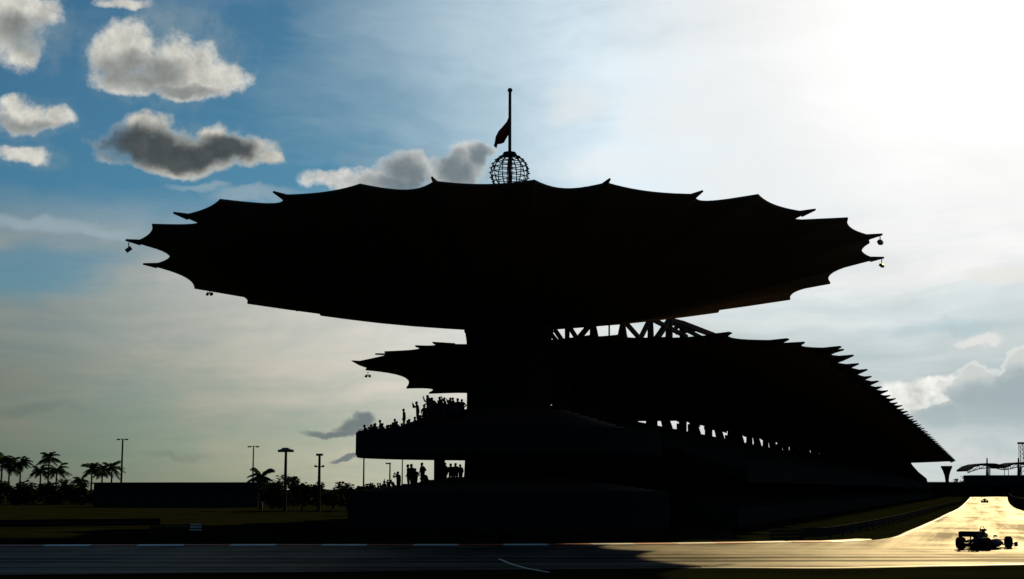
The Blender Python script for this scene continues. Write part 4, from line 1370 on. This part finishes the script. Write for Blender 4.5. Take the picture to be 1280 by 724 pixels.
lamp(153.5, 549, 300, 'double', 'tall lamp post with a double head beside the palms', .16)
lamp(317, 558, 300, 'double', 'slim lamp post with a double head at the right end of the long building', .12)
lamp(357.5, 562.5, 230, 'disc', 'stout lamp post with a disc of floodlights on top', .2)
lamp(399.5, 568.5, 230, 'tier', 'lamp post with two tiers of floodlights', .19)
lamp(455, 566.5, 215, 'single', 'lamp post seen just left of the upper deck corner', .1)
lamp(487.5, 579, 220, 'single', 'short thin lamp post seen in the gap under the upper deck', .1)
lamp(503, 572, 240, 'single', 'thin lamp post behind the standing spectators under the upper deck', .09)

# ------------------------------------------------------------------ right background
YB = 720.0
def zz(v, Y): return at(1200, v, Y).z
bw = empty('overpass', at(1140, 612, YB) * Vector((1, 1, 0)) if False else Vector((at(1140, 612, YB).x, YB, 0)), 'low dark overpass wall closing the end of the straight', 'bridge')
x0, x1 = at(1120, 612, YB).x, at(1420, 612, YB).x
ox = bw.location.x
MB().box(((x0 + x1) / 2 - ox, 3, (zz(602.5, YB) + zz(608, YB)) / 2), (x1 - x0, 6, zz(602.5, YB) - zz(608, YB))).build('deck', M['concrete'], bw)
MB().box(((x0 + x1) / 2 - ox, 5.2, 3.4), (x1 - x0, 1.0, 6.8)).build('back_wall', M['concrete'], bw)
for k in range(9):
    xx = x0 + (x1 - x0) * k / 8
    MB().box((xx - ox, 3, zz(608, YB) / 2 - .01), (5.0, 3.2, zz(608, YB))).build('pier', M['concrete'], bw)
MB().box(((x0 + x1) / 2 - ox, .1, zz(602.5, YB) + .35), (x1 - x0, .08, .08)).build('handrail', M['rail'], bw)

YF = 880.0
def far_stand():
    c = at(1240, 600, YF)
    root = empty('far_grandstand', (c.x, YF, 0), 'distant grandstand with two arched lattice canopies on masts', 'grandstand')
    o_ = root.location
    def pt(u, v, y=0.0):
        p = at(u, v, YF); return Vector((p.x - o_.x, y, p.z))
    # tier block under the canopies
    MB().box(((pt(1216, 600).x + pt(1330, 600).x) / 2, 10, pt(1240, 594).z / 2), (pt(1330, 600).x - pt(1216, 600).x, 16, pt(1240, 594).z)).build('seating_tier', M['concrete'], root)
    for seg, (curve) in enumerate(([(1209.5, 587), (1216, 582.5), (1224, 580), (1233, 579), (1244, 579.3), (1252, 581), (1257, 583)], [(1257, 583), (1263, 580), (1271, 578), (1280, 577.5), (1292, 578), (1304, 580), (1312, 583)])):
        top = [pt(*c_) for c_ in curve]
        m_ = MB()
        vs = []; fs = []
        k = len(top)
        for y in (0, 22):
            for p in top: vs.append(p + Vector((0, y, 0)))
            for p in top: vs.append(p + Vector((0, y, -1.1)))
        for i in range(k - 1):
            fs += [(i, i + 1, 2 * k + i + 1, 2 * k + i), (k + i, k + i + 1, 3 * k + i + 1, 3 * k + i), (i, i + 1, k + i + 1, k + i), (2 * k + i, 2 * k + i + 1, 3 * k + i + 1, 3 * k + i)]
        fs += [(0, k, 3 * k, 2 * k), (k - 1, 2 * k - 1, 4 * k - 1, 3 * k - 1)]
        can_ = m_.add(vs, fs).build('arched_canopy', M['steel'], root)
        low_ = [p + Vector((0, 0, -2.9 if 0 < i < k - 1 else -2.0)) for i, p in enumerate(top)]
        MB().tube(low_, .3, 5).build('bottom_chord', M['steel'], can_)
        for i in range(k - 1):
            MB().bar(top[i] + Vector((0, 0, -.9)), low_[i], .22, n=4).bar(low_[i], top[i + 1] + Vector((0, 0, -.9)), .22, n=4).build('lattice', M['steel'], can_)
    for u in (1233.8, 1273):
        a, b = pt(u, 572.5), pt(u, 604)
        MB().bar(b, a, .9, .35, 8).build('mast', M['steel'], root)
        for du in (2.2, 3.6):
            MB().bar(pt(u + du, 604), pt(u + du, 583), .28).build('strut', M['steel'], root)
    for u in (1255.5, 1260.5):
        MB().bar(pt(u, 604), pt(u, 585), .2).build('strut', M['steel'], root)
    return root
far_stand()
for (u, v, w, lab) in ((1203, 592, 6, 'round tree at the left of the distant grandstand'), (1197.5, 597, 4, 'small bush left of the round distant tree'), (1211, 597.5, 4.5, 'low bush between the round tree and the distant stand')):
    p = at(u, v, 760)
    leafy('distant_tree', Vector((p.x, p.y, 0)), w, p.z * 1.06, lab, 'tree', 'trees by the distant grandstand', 500, True, .6)
def crane():
    b = at(1279.5, 604, 950); t_ = at(1276.5, 554, 950)
    root = empty('lattice_tower', (b.x, b.y, 0), 'grey lattice tower rising at the right edge behind the distant stand', 'tower')
    h = t_.z; lx = t_.x - b.x
    w = 1.6
    for sx in (-1, 1):
        for sy in (-1, 1):
            MB().bar((sx * w * 1.3, sy * w, 0), (lx + sx * w * .8, sy * w * .8, h), .25, .2, 4).build('leg', M['frame'], root)
    n = 12
    for i in range(n):
        z0, z1 = h * i / n, h * (i + 1) / n
        f = lambda z, s_: (lx * z / h + s_ * w * (1.3 - .5 * z / h), -w, z)
        MB().bar(f(z0, -1), f(z1, 1), .16, n=4).bar(f(z0, 1), f(z1, -1), .16, n=4).build('brace', M['frame'], root)
    MB().box((lx, 0, h), (4.0, 3.4, 1.2)).build('platform', M['steel'], root)
crane()

bpy.context.view_layer.update()
